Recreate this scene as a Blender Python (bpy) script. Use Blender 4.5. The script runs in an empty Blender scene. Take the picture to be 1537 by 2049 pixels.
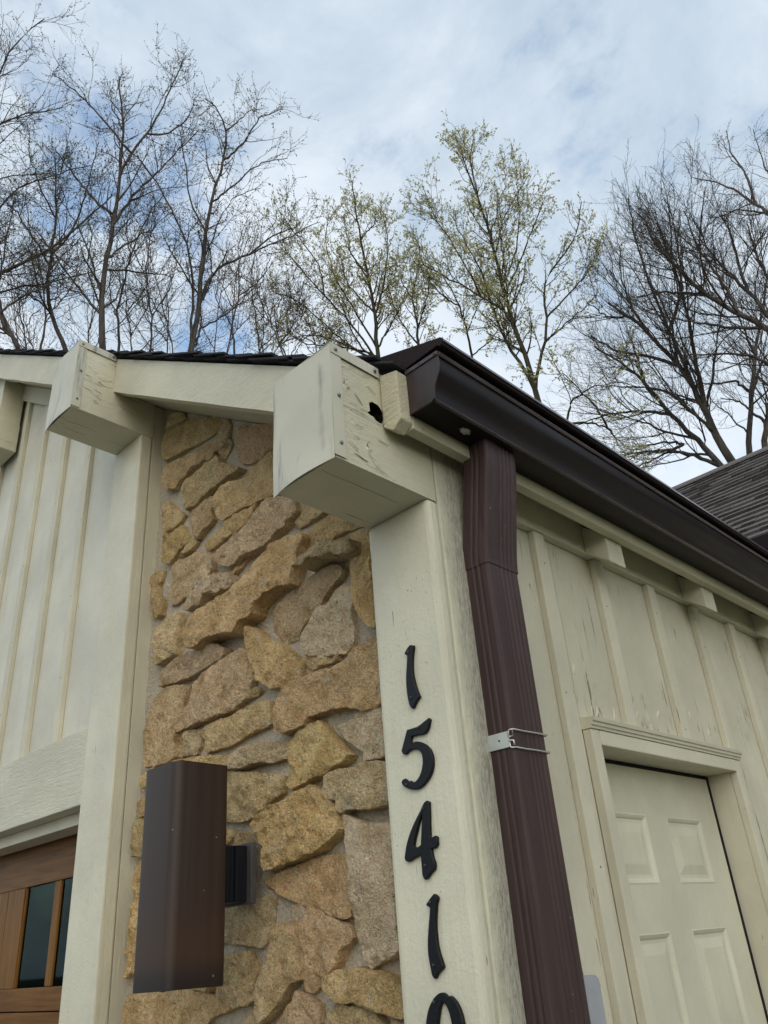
import bpy, bmesh, math, random
import numpy as np
from mathutils import Vector, Matrix, noise, geometry

# ------------------------------------------------------------------ scene, camera, sky, sun
SC = bpy.context.scene
COL = SC.collection
cam_data = bpy.data.cameras.new('camera')
cam = bpy.data.objects.new('camera', cam_data)
COL.objects.link(cam)
SC.camera = cam
cam_data.sensor_fit = 'HORIZONTAL'
cam_data.sensor_width = 36.0
cam_data.lens = 37.84
cam_data.clip_start = 0.05
cam_data.clip_end = 3000
R_ = Vector((0.7058, 0.7047, -0.0726)); U_ = Vector((0.3806, -0.2907, 0.8779)); F_ = Vector((-0.5975, 0.6472, 0.4734))
m = Matrix.Identity(4)
for i in range(3):
    m[i][0] = R_[i]; m[i][1] = U_[i]; m[i][2] = -F_[i]
m[0][3], m[1][3], m[2][3] = 0.9939, -1.2203, 1.6
cam.matrix_world = m

SUN_EL, SUN_AZ = math.radians(31), math.radians(134)     # azimuth clockwise from +Y
world = bpy.data.worlds.new('World')
SC.world = world
world.use_nodes = True
wt = world.node_tree
wt.nodes.clear()


class G:
    """small helper for node graphs"""
    def __init__(self, nt): self.nt = nt
    def n(self, typ, **kw):
        nd = self.nt.nodes.new(typ)
        ins = kw.pop('ins', {})
        for k, v in kw.items(): setattr(nd, k, v)
        for k, v in ins.items(): self.s(nd.inputs[k], v)
        return nd
    def s(self, sock, v):
        if isinstance(v, bpy.types.NodeSocket): self.nt.links.new(v, sock)
        elif v is not None:
            if hasattr(sock.default_value, '__len__') and not hasattr(v, '__len__'):
                v = [v] * len(sock.default_value)
            if hasattr(sock.default_value, '__len__') and len(sock.default_value) == 4 and len(v) == 3:
                v = (*v, 1)
            sock.default_value = v
    def math(self, op, a, b=None, c=None, clamp=False):
        nd = self.n('ShaderNodeMath', operation=op, use_clamp=clamp)
        self.s(nd.inputs[0], a)
        if b is not None: self.s(nd.inputs[1], b)
        if c is not None: self.s(nd.inputs[2], c)
        return nd.outputs[0]
    def vmath(self, op, a, b=None):
        nd = self.n('ShaderNodeVectorMath', operation=op)
        self.s(nd.inputs[0], a)
        if b is not None: self.s(nd.inputs[1], b)
        return nd.outputs[0]
    def noise(self, vec, scale, detail=4, rough=.55, dist=0, out='Fac'):
        nd = self.n('ShaderNodeTexNoise', ins={'Vector': vec, 'Scale': scale, 'Detail': detail, 'Roughness': rough, 'Distortion': dist})
        return nd.outputs[out]
    def ramp(self, v, lo, hi, a=0., b=1., smooth=True):
        nd = self.n('ShaderNodeMapRange', interpolation_type='SMOOTHSTEP' if smooth else 'LINEAR')
        for k, x in zip(('Value', 'From Min', 'From Max', 'To Min', 'To Max'), (v, lo, hi, a, b)): self.s(nd.inputs[k], x)
        return nd.outputs[0]
    def mix(self, f, a, b, mode='MIX'):
        nd = self.n('ShaderNodeMix', data_type='RGBA', blend_type=mode)
        self.s(nd.inputs[0], f); self.s(nd.inputs[6], a); self.s(nd.inputs[7], b)
        return nd.outputs[2]
    def scale(self, vec, s):
        nd = self.n('ShaderNodeMapping', vector_type='POINT')
        self.s(nd.inputs['Vector'], vec); nd.inputs['Scale'].default_value = s
        return nd.outputs[0]
    def bump(self, h, strength=.3, dist=.01, normal=None):
        nd = self.n('ShaderNodeBump')
        self.s(nd.inputs['Height'], h); nd.inputs['Strength'].default_value = strength; nd.inputs['Distance'].default_value = dist
        if normal is not None: self.s(nd.inputs['Normal'], normal)
        return nd.outputs[0]


g = G(wt)
sky = g.n('ShaderNodeTexSky', sky_type='NISHITA')
sky.sun_disc = False
sky.sun_elevation = SUN_EL
sky.sun_rotation = SUN_AZ
sky.air_density = 1.0; sky.dust_density = 1.5; sky.ozone_density = 1.2
tc = g.n('ShaderNodeTexCoord')
sep = g.n('ShaderNodeSeparateXYZ', ins={0: tc.outputs['Generated']})
zc = g.math('ADD', g.math('MAXIMUM', sep.outputs[2], 0.0), 0.38)
cmb = g.n('ShaderNodeCombineXYZ', ins={0: g.math('DIVIDE', sep.outputs[0], zc), 1: g.math('DIVIDE', sep.outputs[1], zc), 2: 0.37})
cl = cmb.outputs[0]
cov = g.math('ADD', g.math('MULTIPLY', g.noise(g.vmath('ADD', cl, (5.5, 3.3, 0)), 2.3, 8, .6, .35), .72), g.math('MULTIPLY', g.noise(cl, 8, 6, .62), .28))
cover = g.ramp(cov, .36, .49)
shade = g.math('ADD', g.math('MULTIPLY', g.noise(g.vmath('ADD', cl, (5.2, 0.4, 0)), 3.1, 8, .6, .3), .7), g.math('MULTIPLY', cov, .3))
ccol = g.mix(g.ramp(shade, .38, .6), (5.9, 7.1, 8.3), (9.1, 9.9, 10.7))
blue = g.mix(1.0, sky.outputs[0], (3.5, 3.5, 3.2), 'MULTIPLY')
skyc = g.mix(g.math('MULTIPLY', cover, .93), blue, ccol)
bg = g.n('ShaderNodeBackground', ins={'Color': skyc, 'Strength': .1})
wo = g.n('ShaderNodeOutputWorld', ins={0: bg.outputs[0]})

sun_d = bpy.data.lights.new('sun', 'SUN')
sun_d.energy = 1.0
sun_d.angle = math.radians(60)
sun_d.color = (1, .95, .87)
sun = bpy.data.objects.new('sun', sun_d)
COL.objects.link(sun)
sdir = Vector((math.sin(SUN_AZ) * math.cos(SUN_EL), math.cos(SUN_AZ) * math.cos(SUN_EL), math.sin(SUN_EL)))
sun.rotation_euler = sdir.to_track_quat('Z', 'Y').to_euler()
sun.location = (20, -20, 30)

SC.view_settings.view_transform = 'Standard'
SC.view_settings.look = 'None'
SC.view_settings.gamma = 1
SC.view_settings.exposure = -0.06
SC.view_settings.use_curve_mapping = False
SC.render.engine = 'CYCLES'
SC.cycles.max_bounces = 6
SC.cycles.transparent_max_bounces = 12

random.seed(7)
RNG = np.random.default_rng(11)

# traced outlines: stones in mm on the wall, numerals in 0.1 mm, limbs in cm
STONES = [(20,'grey',[(-1277,3434),(-1180,3392),(-1161,3355),(-1230,3367),(-1286,3375)]),(30,'tan',[(-1269,3353),(-1147,3335),(-1082,3310),(-966,3261),(-934,3211),(-957,3195),(-1015,3197),(-1050,3196),(-1137,3211),(-1201,3219),(-1256,3221),(-1285,3244),(-1297,3293),(-1291,3338)]),(45,'tan',[(-1128,3156),(-1061,3150),(-990,3146),(-938,3143),(-909,3124),(-900,3100),(-953,3104),(-963,3082),(-1010,3093),(-1063,3096),(-1104,3088),(-1152,3084),(-1182,3070),(-1234,3084),(-1257,3121),(-1258,3158),(-1244,3180),(-1185,3172)]),(15,'grey',[(-893,3205),(-882,3181),(-885,3124),(-871,3097),(-884,3077),(-908,3057),(-928,3088),(-941,3134),(-954,3158),(-926,3173),(-915,3191)]),(30,'tan',[(-843,3134),(-811,3136),(-737,3100),(-590,3017),(-582,2936),(-662,2962),(-701,2961),(-726,2959),(-776,2973),(-802,2989),(-829,3021),(-836,3065),(-847,3098)]),(50,'grey',[(-1126,3046),(-1094,3058),(-1034,3053),(-983,3067),(-921,3061),(-898,3028),(-843,2990),(-795,2956),(-836,2962),(-873,2961),(-916,2956),(-949,2953),(-1004,2945),(-1055,2942),(-1093,2942),(-1112,2990),(-1121,3020)]),(45,'ochre',[(-538,2890),(-643,2940),(-681,2941),(-711,2924),(-745,2913),(-775,2906),(-832,2922),(-879,2930),(-905,2916),(-921,2902),(-919,2865),(-896,2824),(-869,2807),(-813,2809),(-763,2807),(-719,2805),(-677,2799),(-644,2797),(-590,2779),(-533,2762)]),(30,'tan',[(-1260,3039),(-1234,3036),(-1179,2984),(-1133,2938),(-1150,2926),(-1191,2917),(-1247,2917),(-1261,2935),(-1270,2989)]),(35,'tan',[(-1062,2957),(-981,2942),(-942,2920),(-938,2899),(-956,2878),(-951,2844),(-975,2833),(-1013,2824),(-1032,2812),(-1072,2851),(-1086,2890),(-1097,2921),(-1090,2940)]),(35,'ochre',[(-1257,2912),(-1188,2905),(-1134,2899),(-1107,2862),(-1086,2821),(-1108,2817),(-1138,2813),(-1167,2799),(-1191,2782),(-1239,2809),(-1251,2851)]),(12,'tan',[(-1154,2823),(-1114,2829),(-1085,2830),(-1042,2819),(-1048,2800),(-1072,2787),(-1111,2783),(-1152,2795),(-1172,2814)]),(35,'ochre',[(-1000,2783),(-930,2789),(-878,2795),(-863,2813),(-777,2800),(-713,2795),(-723,2783),(-752,2772),(-796,2754),(-841,2752),(-897,2752),(-949,2745),(-982,2753),(-1005,2774)]),(50,'brown',[(-665,2779),(-633,2777),(-579,2756),(-528,2723),(-524,2685),(-563,2677),(-581,2662),(-620,2660),(-678,2641),(-730,2645),(-784,2644),(-809,2635),(-839,2638),(-887,2662),(-916,2692),(-899,2712),(-834,2728),(-765,2740),(-722,2748),(-703,2762)]),(20,'grey',[(-554,2742),(-529,2731),(-476,2692),(-420,2646),(-465,2644),(-511,2646),(-543,2650),(-554,2679),(-555,2707)]),(22,'tan',[(-400,2635),(-352,2602),(-310,2570),(-286,2550),(-344,2559),(-362,2559),(-392,2558),(-408,2555),(-448,2558),(-480,2563),(-506,2559),(-535,2564),(-531,2586),(-514,2601),(-487,2611),(-464,2623),(-432,2628)]),(95,'purple',[(-421,2510),(-397,2513),(-367,2511),(-320,2498),(-277,2488),(-274,2454),(-311,2462),(-345,2479),(-368,2480),(-416,2493),(-457,2488),(-481,2493),(-459,2502)]),(50,'ochre',[(-314,2527),(-284,2523),(-246,2512),(-241,2497),(-240,2416),(-240,2345),(-240,2308),(-243,2251),(-259,2260),(-281,2286),(-295,2309),(-309,2334),(-310,2373),(-312,2391),(-316,2428),(-314,2465),(-318,2497)]),(75,'ochre',[(-490,2596),(-487,2585),(-499,2571),(-515,2540),(-512,2521),(-528,2516),(-535,2498),(-536,2467),(-582,2481),(-594,2479),(-634,2478),(-664,2471),(-687,2459),(-698,2435),(-733,2429),(-752,2425),(-775,2405),(-816,2415),(-853,2424),(-908,2426),(-959,2415),(-995,2422),(-1002,2449),(-992,2491),(-980,2517),(-940,2522),(-897,2524),(-858,2524),(-820,2530),(-767,2545),(-704,2567),(-668,2590),(-634,2603),(-615,2613),(-587,2612),(-546,2609)]),(35,'tan',[(-1185,2769),(-1144,2769),(-1083,2758),(-1035,2757),(-977,2735),(-942,2695),(-941,2666),(-958,2652),(-1038,2661),(-1050,2642),(-1074,2636),(-1122,2629),(-1156,2626),(-1187,2633),(-1199,2659),(-1210,2683),(-1194,2705),(-1182,2737)]),(55,'purple',[(-1011,2643),(-960,2639),(-901,2626),(-843,2610),(-813,2588),(-808,2565),(-850,2564),(-885,2568),(-952,2586),(-974,2574),(-986,2561),(-1028,2567),(-1071,2573),(-1073,2593),(-1051,2614),(-1018,2623)]),(30,'ochre',[(-1296,2793),(-1245,2771),(-1253,2746),(-1267,2729),(-1263,2694),(-1237,2666),(-1231,2638),(-1239,2613),(-1264,2613),(-1298,2633),(-1308,2666),(-1325,2743),(-1330,2780)]),(45,'tan',[(-1116,2579),(-1104,2555),(-1111,2529),(-1108,2492),(-1120,2468),(-1123,2444),(-1181,2445),(-1230,2442),(-1246,2452),(-1240,2490),(-1241,2541),(-1229,2563),(-1174,2569),(-1146,2583)]),(45,'purple',[(-1215,2368),(-1213,2395),(-1194,2411),(-1148,2421),(-1097,2426),(-1028,2422),(-940,2420),(-890,2404),(-876,2389),(-849,2376),(-866,2362),(-893,2361),(-924,2354),(-956,2349),(-1003,2351),(-1051,2350),(-1116,2357),(-1178,2365)]),(45,'tan',[(-857,2351),(-813,2360),(-792,2364),(-749,2347),(-741,2313),(-732,2278),(-728,2259),(-748,2244),(-768,2219),(-805,2208),(-813,2198),(-868,2201),(-924,2197),(-983,2204),(-1029,2196),(-1041,2199),(-1041,2231),(-1016,2264),(-999,2298),(-1001,2317),(-964,2329),(-928,2341),(-892,2353)]),(45,'red',[(-1171,2344),(-1119,2340),(-1059,2324),(-1042,2303),(-1049,2262),(-1043,2226),(-1048,2198),(-1086,2198),(-1096,2172),(-1087,2149),(-1079,2122),(-1117,2114),(-1191,2120),(-1264,2134),(-1275,2155),(-1280,2210),(-1267,2268),(-1240,2307),(-1221,2331)]),(30,'grey',[(-1105,2199),(-1052,2193),(-996,2183),(-985,2168),(-988,2135),(-1005,2119),(-1056,2125),(-1087,2127),(-1089,2154),(-1111,2182)]),(35,'tan',[(-972,2177),(-930,2186),(-881,2183),(-826,2180),(-801,2187),(-753,2192),(-713,2194),(-664,2185),(-664,2157),(-667,2127),(-708,2124),(-744,2123),(-787,2118),(-836,2109),(-895,2111),(-948,2112),(-959,2118),(-950,2147),(-971,2164)]),(15,'brown',[(-782,2240),(-756,2251),(-719,2236),(-707,2221),(-751,2217),(-792,2214),(-799,2226)]),(40,'purple',[(-838,2074),(-782,2082),(-701,2084),(-588,2066),(-586,2029),(-639,2029),(-701,2036),(-765,2036),(-814,2043),(-842,2054)]),(40,'ochre',[(-1280,2099),(-1193,2119),(-1081,2113),(-994,2106),(-858,2084),(-848,2056),(-865,2047),(-1067,2067),(-1260,2069)]),(30,'tan',[(-668,2446),(-628,2454),(-565,2464),(-504,2472),(-487,2474),(-431,2474),(-377,2468),(-362,2452),(-366,2437),(-392,2426),(-413,2411),(-442,2399),(-468,2380),(-501,2370),(-531,2357),(-553,2339),(-561,2329),(-591,2328),(-610,2329),(-637,2355),(-657,2376),(-666,2411)]),(40,'pale',[(-351,2407),(-335,2394),(-334,2364),(-339,2337),(-341,2309),(-337,2280),(-340,2258),(-353,2239),(-366,2236),(-412,2242),(-459,2252),(-509,2268),(-517,2292),(-518,2317),(-497,2337),(-472,2356),(-453,2368),(-414,2377),(-382,2396)]),(15,'grey',[(-539,2272),(-488,2258),(-433,2244),(-394,2235),(-403,2226),(-444,2228),(-479,2230),(-503,2230),(-524,2243),(-534,2260)]),(50,'ochre',[(-744,2402),(-731,2408),(-692,2381),(-666,2349),(-612,2327),(-563,2282),(-532,2250),(-539,2213),(-599,2207),(-648,2216),(-691,2249),(-706,2285),(-729,2329),(-744,2372)]),(55,'red',[(-259,2231),(-235,2221),(-236,2167),(-234,2108),(-234,2084),(-234,2078),(-275,2075),(-313,2080),(-360,2100),(-404,2104),(-453,2106),(-493,2106),(-511,2091),(-560,2088),(-590,2085),(-617,2100),(-620,2130),(-605,2164),(-581,2192),(-527,2199),(-485,2200),(-441,2202),(-395,2193),(-349,2203),(-328,2220),(-300,2225)]),(35,'pale',[(-344,2076),(-298,2079),(-270,2081),(-255,2071),(-254,2023),(-253,1966),(-305,1968),(-324,1969),(-324,1989),(-346,2004),(-371,2026),(-396,2054),(-401,2062),(-375,2063),(-348,2064)]),(40,'ochre',[(-464,2085),(-451,2073),(-425,2042),(-402,2026),(-383,2007),(-367,1986),(-405,1974),(-446,1964),(-498,1960),(-541,1952),(-571,1948),(-588,1965),(-584,1987),(-579,2034),(-583,2066),(-556,2077),(-507,2087)]),(50,'grey',[(-441,1956),(-398,1962),(-344,1954),(-312,1960),(-276,1956),(-238,1945),(-236,1905),(-237,1868),(-269,1863),(-320,1867),(-375,1875),(-391,1871),(-407,1882),(-406,1897),(-435,1909),(-456,1919),(-448,1938)]),(35,'grey',[(-872,2042),(-723,2013),(-606,1983),(-623,1950),(-673,1936),(-722,1914),(-785,1908),(-867,1922)]),(55,'yellow',[(-709,1898),(-651,1919),(-600,1921),(-550,1934),(-495,1941),(-459,1923),(-431,1892),(-407,1869),(-400,1834),(-429,1819),(-468,1804),(-534,1793),(-602,1788),(-662,1781),(-667,1800),(-664,1833),(-694,1857),(-712,1881)]),(30,'red',[(-688,1764),(-614,1773),(-525,1785),(-449,1786),(-403,1781),(-398,1744),(-397,1701),(-397,1662),(-417,1660),(-452,1670),(-504,1683),(-554,1700),(-642,1730),(-674,1746),(-695,1759)]),(45,'pale',[(-389,1865),(-359,1848),(-313,1833),(-246,1822),(-242,1756),(-242,1686),(-245,1591),(-282,1583),(-314,1574),(-336,1565),(-357,1586),(-369,1627),(-376,1680),(-381,1753),(-389,1810)]),(35,'red',[(-584,1699),(-548,1694),(-498,1679),(-451,1663),(-420,1649),(-387,1639),(-388,1622),(-420,1601),(-436,1581),(-457,1564),(-489,1549),(-526,1528),(-552,1533),(-561,1556),(-560,1586),(-575,1635),(-583,1672)]),(55,'tan',[(-629,1659),(-603,1663),(-574,1653),(-564,1633),(-561,1604),(-545,1571),(-550,1553),(-579,1551),(-600,1531),(-613,1515),(-652,1488),(-679,1475),(-694,1482),(-691,1521),(-686,1557),(-654,1596),(-642,1625),(-647,1647)]),(25,'grey',[(-881,1721),(-813,1718),(-763,1719),(-677,1727),(-656,1722),(-665,1691),(-675,1658),(-696,1631),(-709,1621),(-767,1631),(-841,1638),(-877,1641)]),(55,'ochre',[(-473,1550),(-434,1561),(-389,1566),(-318,1557),(-269,1539),(-231,1529),(-232,1484),(-264,1486),(-317,1496),(-375,1509),(-430,1510),(-458,1521),(-476,1539)]),(35,'brown',[(-877,1603),(-825,1607),(-753,1614),(-727,1582),(-722,1518),(-761,1508),(-806,1505),(-873,1529)]),(35,'red',[(-1281,1531),(-1205,1543),(-998,1540),(-881,1526),(-811,1501),(-887,1487),(-930,1464),(-991,1452),(-1286,1450),(-1302,1501)]),(35,'tan',[(-570,1530),(-538,1517),(-505,1499),(-510,1472),(-533,1457),(-648,1457),(-622,1484),(-587,1511)]),(30,'yellow',[(-1284,1874),(-1231,1868),(-1230,1715),(-1237,1592),(-1305,1582),(-1314,1689),(-1294,1765),(-1300,1842)]),(30,'red',[(-1310,2039),(-1253,2037),(-1237,1989),(-1293,1991),(-1314,2008)]),(20,'yellow',[(-871,1893),(-821,1888),(-813,1870),(-833,1861),(-870,1863)]),(8,'tan',[(-874,2635),(-825,2645),(-775,2657),(-760,2655),(-801,2624),(-865,2608),(-871,2622)])]
DIGITS = [('1',[[(-843,21519),(-749,21486),(-747,21443),(-783,21322),(-818,21148),(-836,20945),(-817,20760),(-766,20544),(-705,20388),(-813,20305),(-900,20201),(-947,20205),(-993,20273),(-1026,20432),(-1039,20638),(-1029,20841),(-989,21064),(-938,21313),(-1016,21375),(-950,21449)]]),('5',[[(-524,19918),(-490,19882),(-587,19692),(-665,19643),(-828,19649),(-1020,19661),(-1063,19530),(-909,19537),(-752,19478),(-618,19380),(-540,19248),(-519,19094),(-559,18941),(-645,18820),(-787,18710),(-939,18650),(-1100,18654),(-1257,18710),(-1365,18782),(-1392,18838),(-1360,18883),(-1292,18894),(-1226,18836),(-1192,18791),(-1144,18829),(-1100,18787),(-1017,18795),(-892,18888),(-809,19033),(-782,19191),(-807,19301),(-896,19377),(-1024,19408),(-1126,19395),(-1218,19351),(-1291,19366),(-1324,19435),(-1254,19570),(-1175,19723),(-1126,19815),(-974,19813),(-806,19825),(-651,19875)]]),('4',[[(-780,18399),(-719,18363),(-744,18125),(-783,17722),(-650,17755),(-608,17729),(-611,17594),(-679,17544),(-779,17548),(-759,17403),(-722,17274),(-743,17184),(-858,17114),(-959,17042),(-1005,17040),(-1043,17102),(-1049,17269),(-1048,17470),(-1235,17426),(-1383,17386),(-1444,17408),(-1469,17464),(-1397,17671),(-1282,17874),(-1124,18071),(-958,18245),(-830,18380)],[(-911,18190),(-966,17940),(-1025,17646),(-1102,17613),(-1179,17622),(-1208,17647),(-1170,17750),(-1098,17893),(-1014,18055)]]),('1',[[(-819,16785),(-780,16771),(-735,16737),(-732,16698),(-769,16623),(-806,16472),(-839,16278),(-845,16074),(-828,15892),(-785,15743),(-743,15632),(-757,15607),(-843,15553),(-905,15509),(-945,15455),(-977,15451),(-1026,15502),(-1046,15597),(-1068,15734),(-1076,15883),(-1063,16021),(-1021,16225),(-972,16418),(-935,16570),(-994,16599),(-1026,16630),(-930,16709)]]),('0',[[(-872,15238),(-802,15233),(-752,15204),(-720,15183),(-661,15185),(-590,15146),(-512,15061),(-460,14957),(-432,14850),(-420,14734),(-444,14581),(-512,14429),(-628,14296),(-774,14217),(-926,14204),(-1073,14248),(-1184,14342),(-1262,14458),(-1295,14595),(-1280,14734),(-1238,14883),(-1172,15014),(-1078,15124),(-971,15203)],[(-835,15108),(-773,15054),(-724,14969),(-694,14861),(-682,14734),(-699,14599),(-752,14464),(-834,14367),(-922,14337),(-992,14384),(-1024,14490),(-1019,14636),(-995,14783),(-946,14931),(-890,15051)]])]
DIGIT_SCREWS = [[(-904,21388),(-934,20424)],[(-818,19786),(-1266,18774)],[(-889,18268),(-956,17275)],[(-924,16652),(-973,15659)],[(-1036,15103)]]
HOLE = [(-1636,26564),(-1526,26627),(-1356,26614),(-1293,26573),(-1224,26466),(-1213,26311),(-1256,26156),(-1377,26125),(-1477,26171),(-1525,26218),(-1653,26228),(-1714,26268),(-1618,26334),(-1623,26422)]
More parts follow.
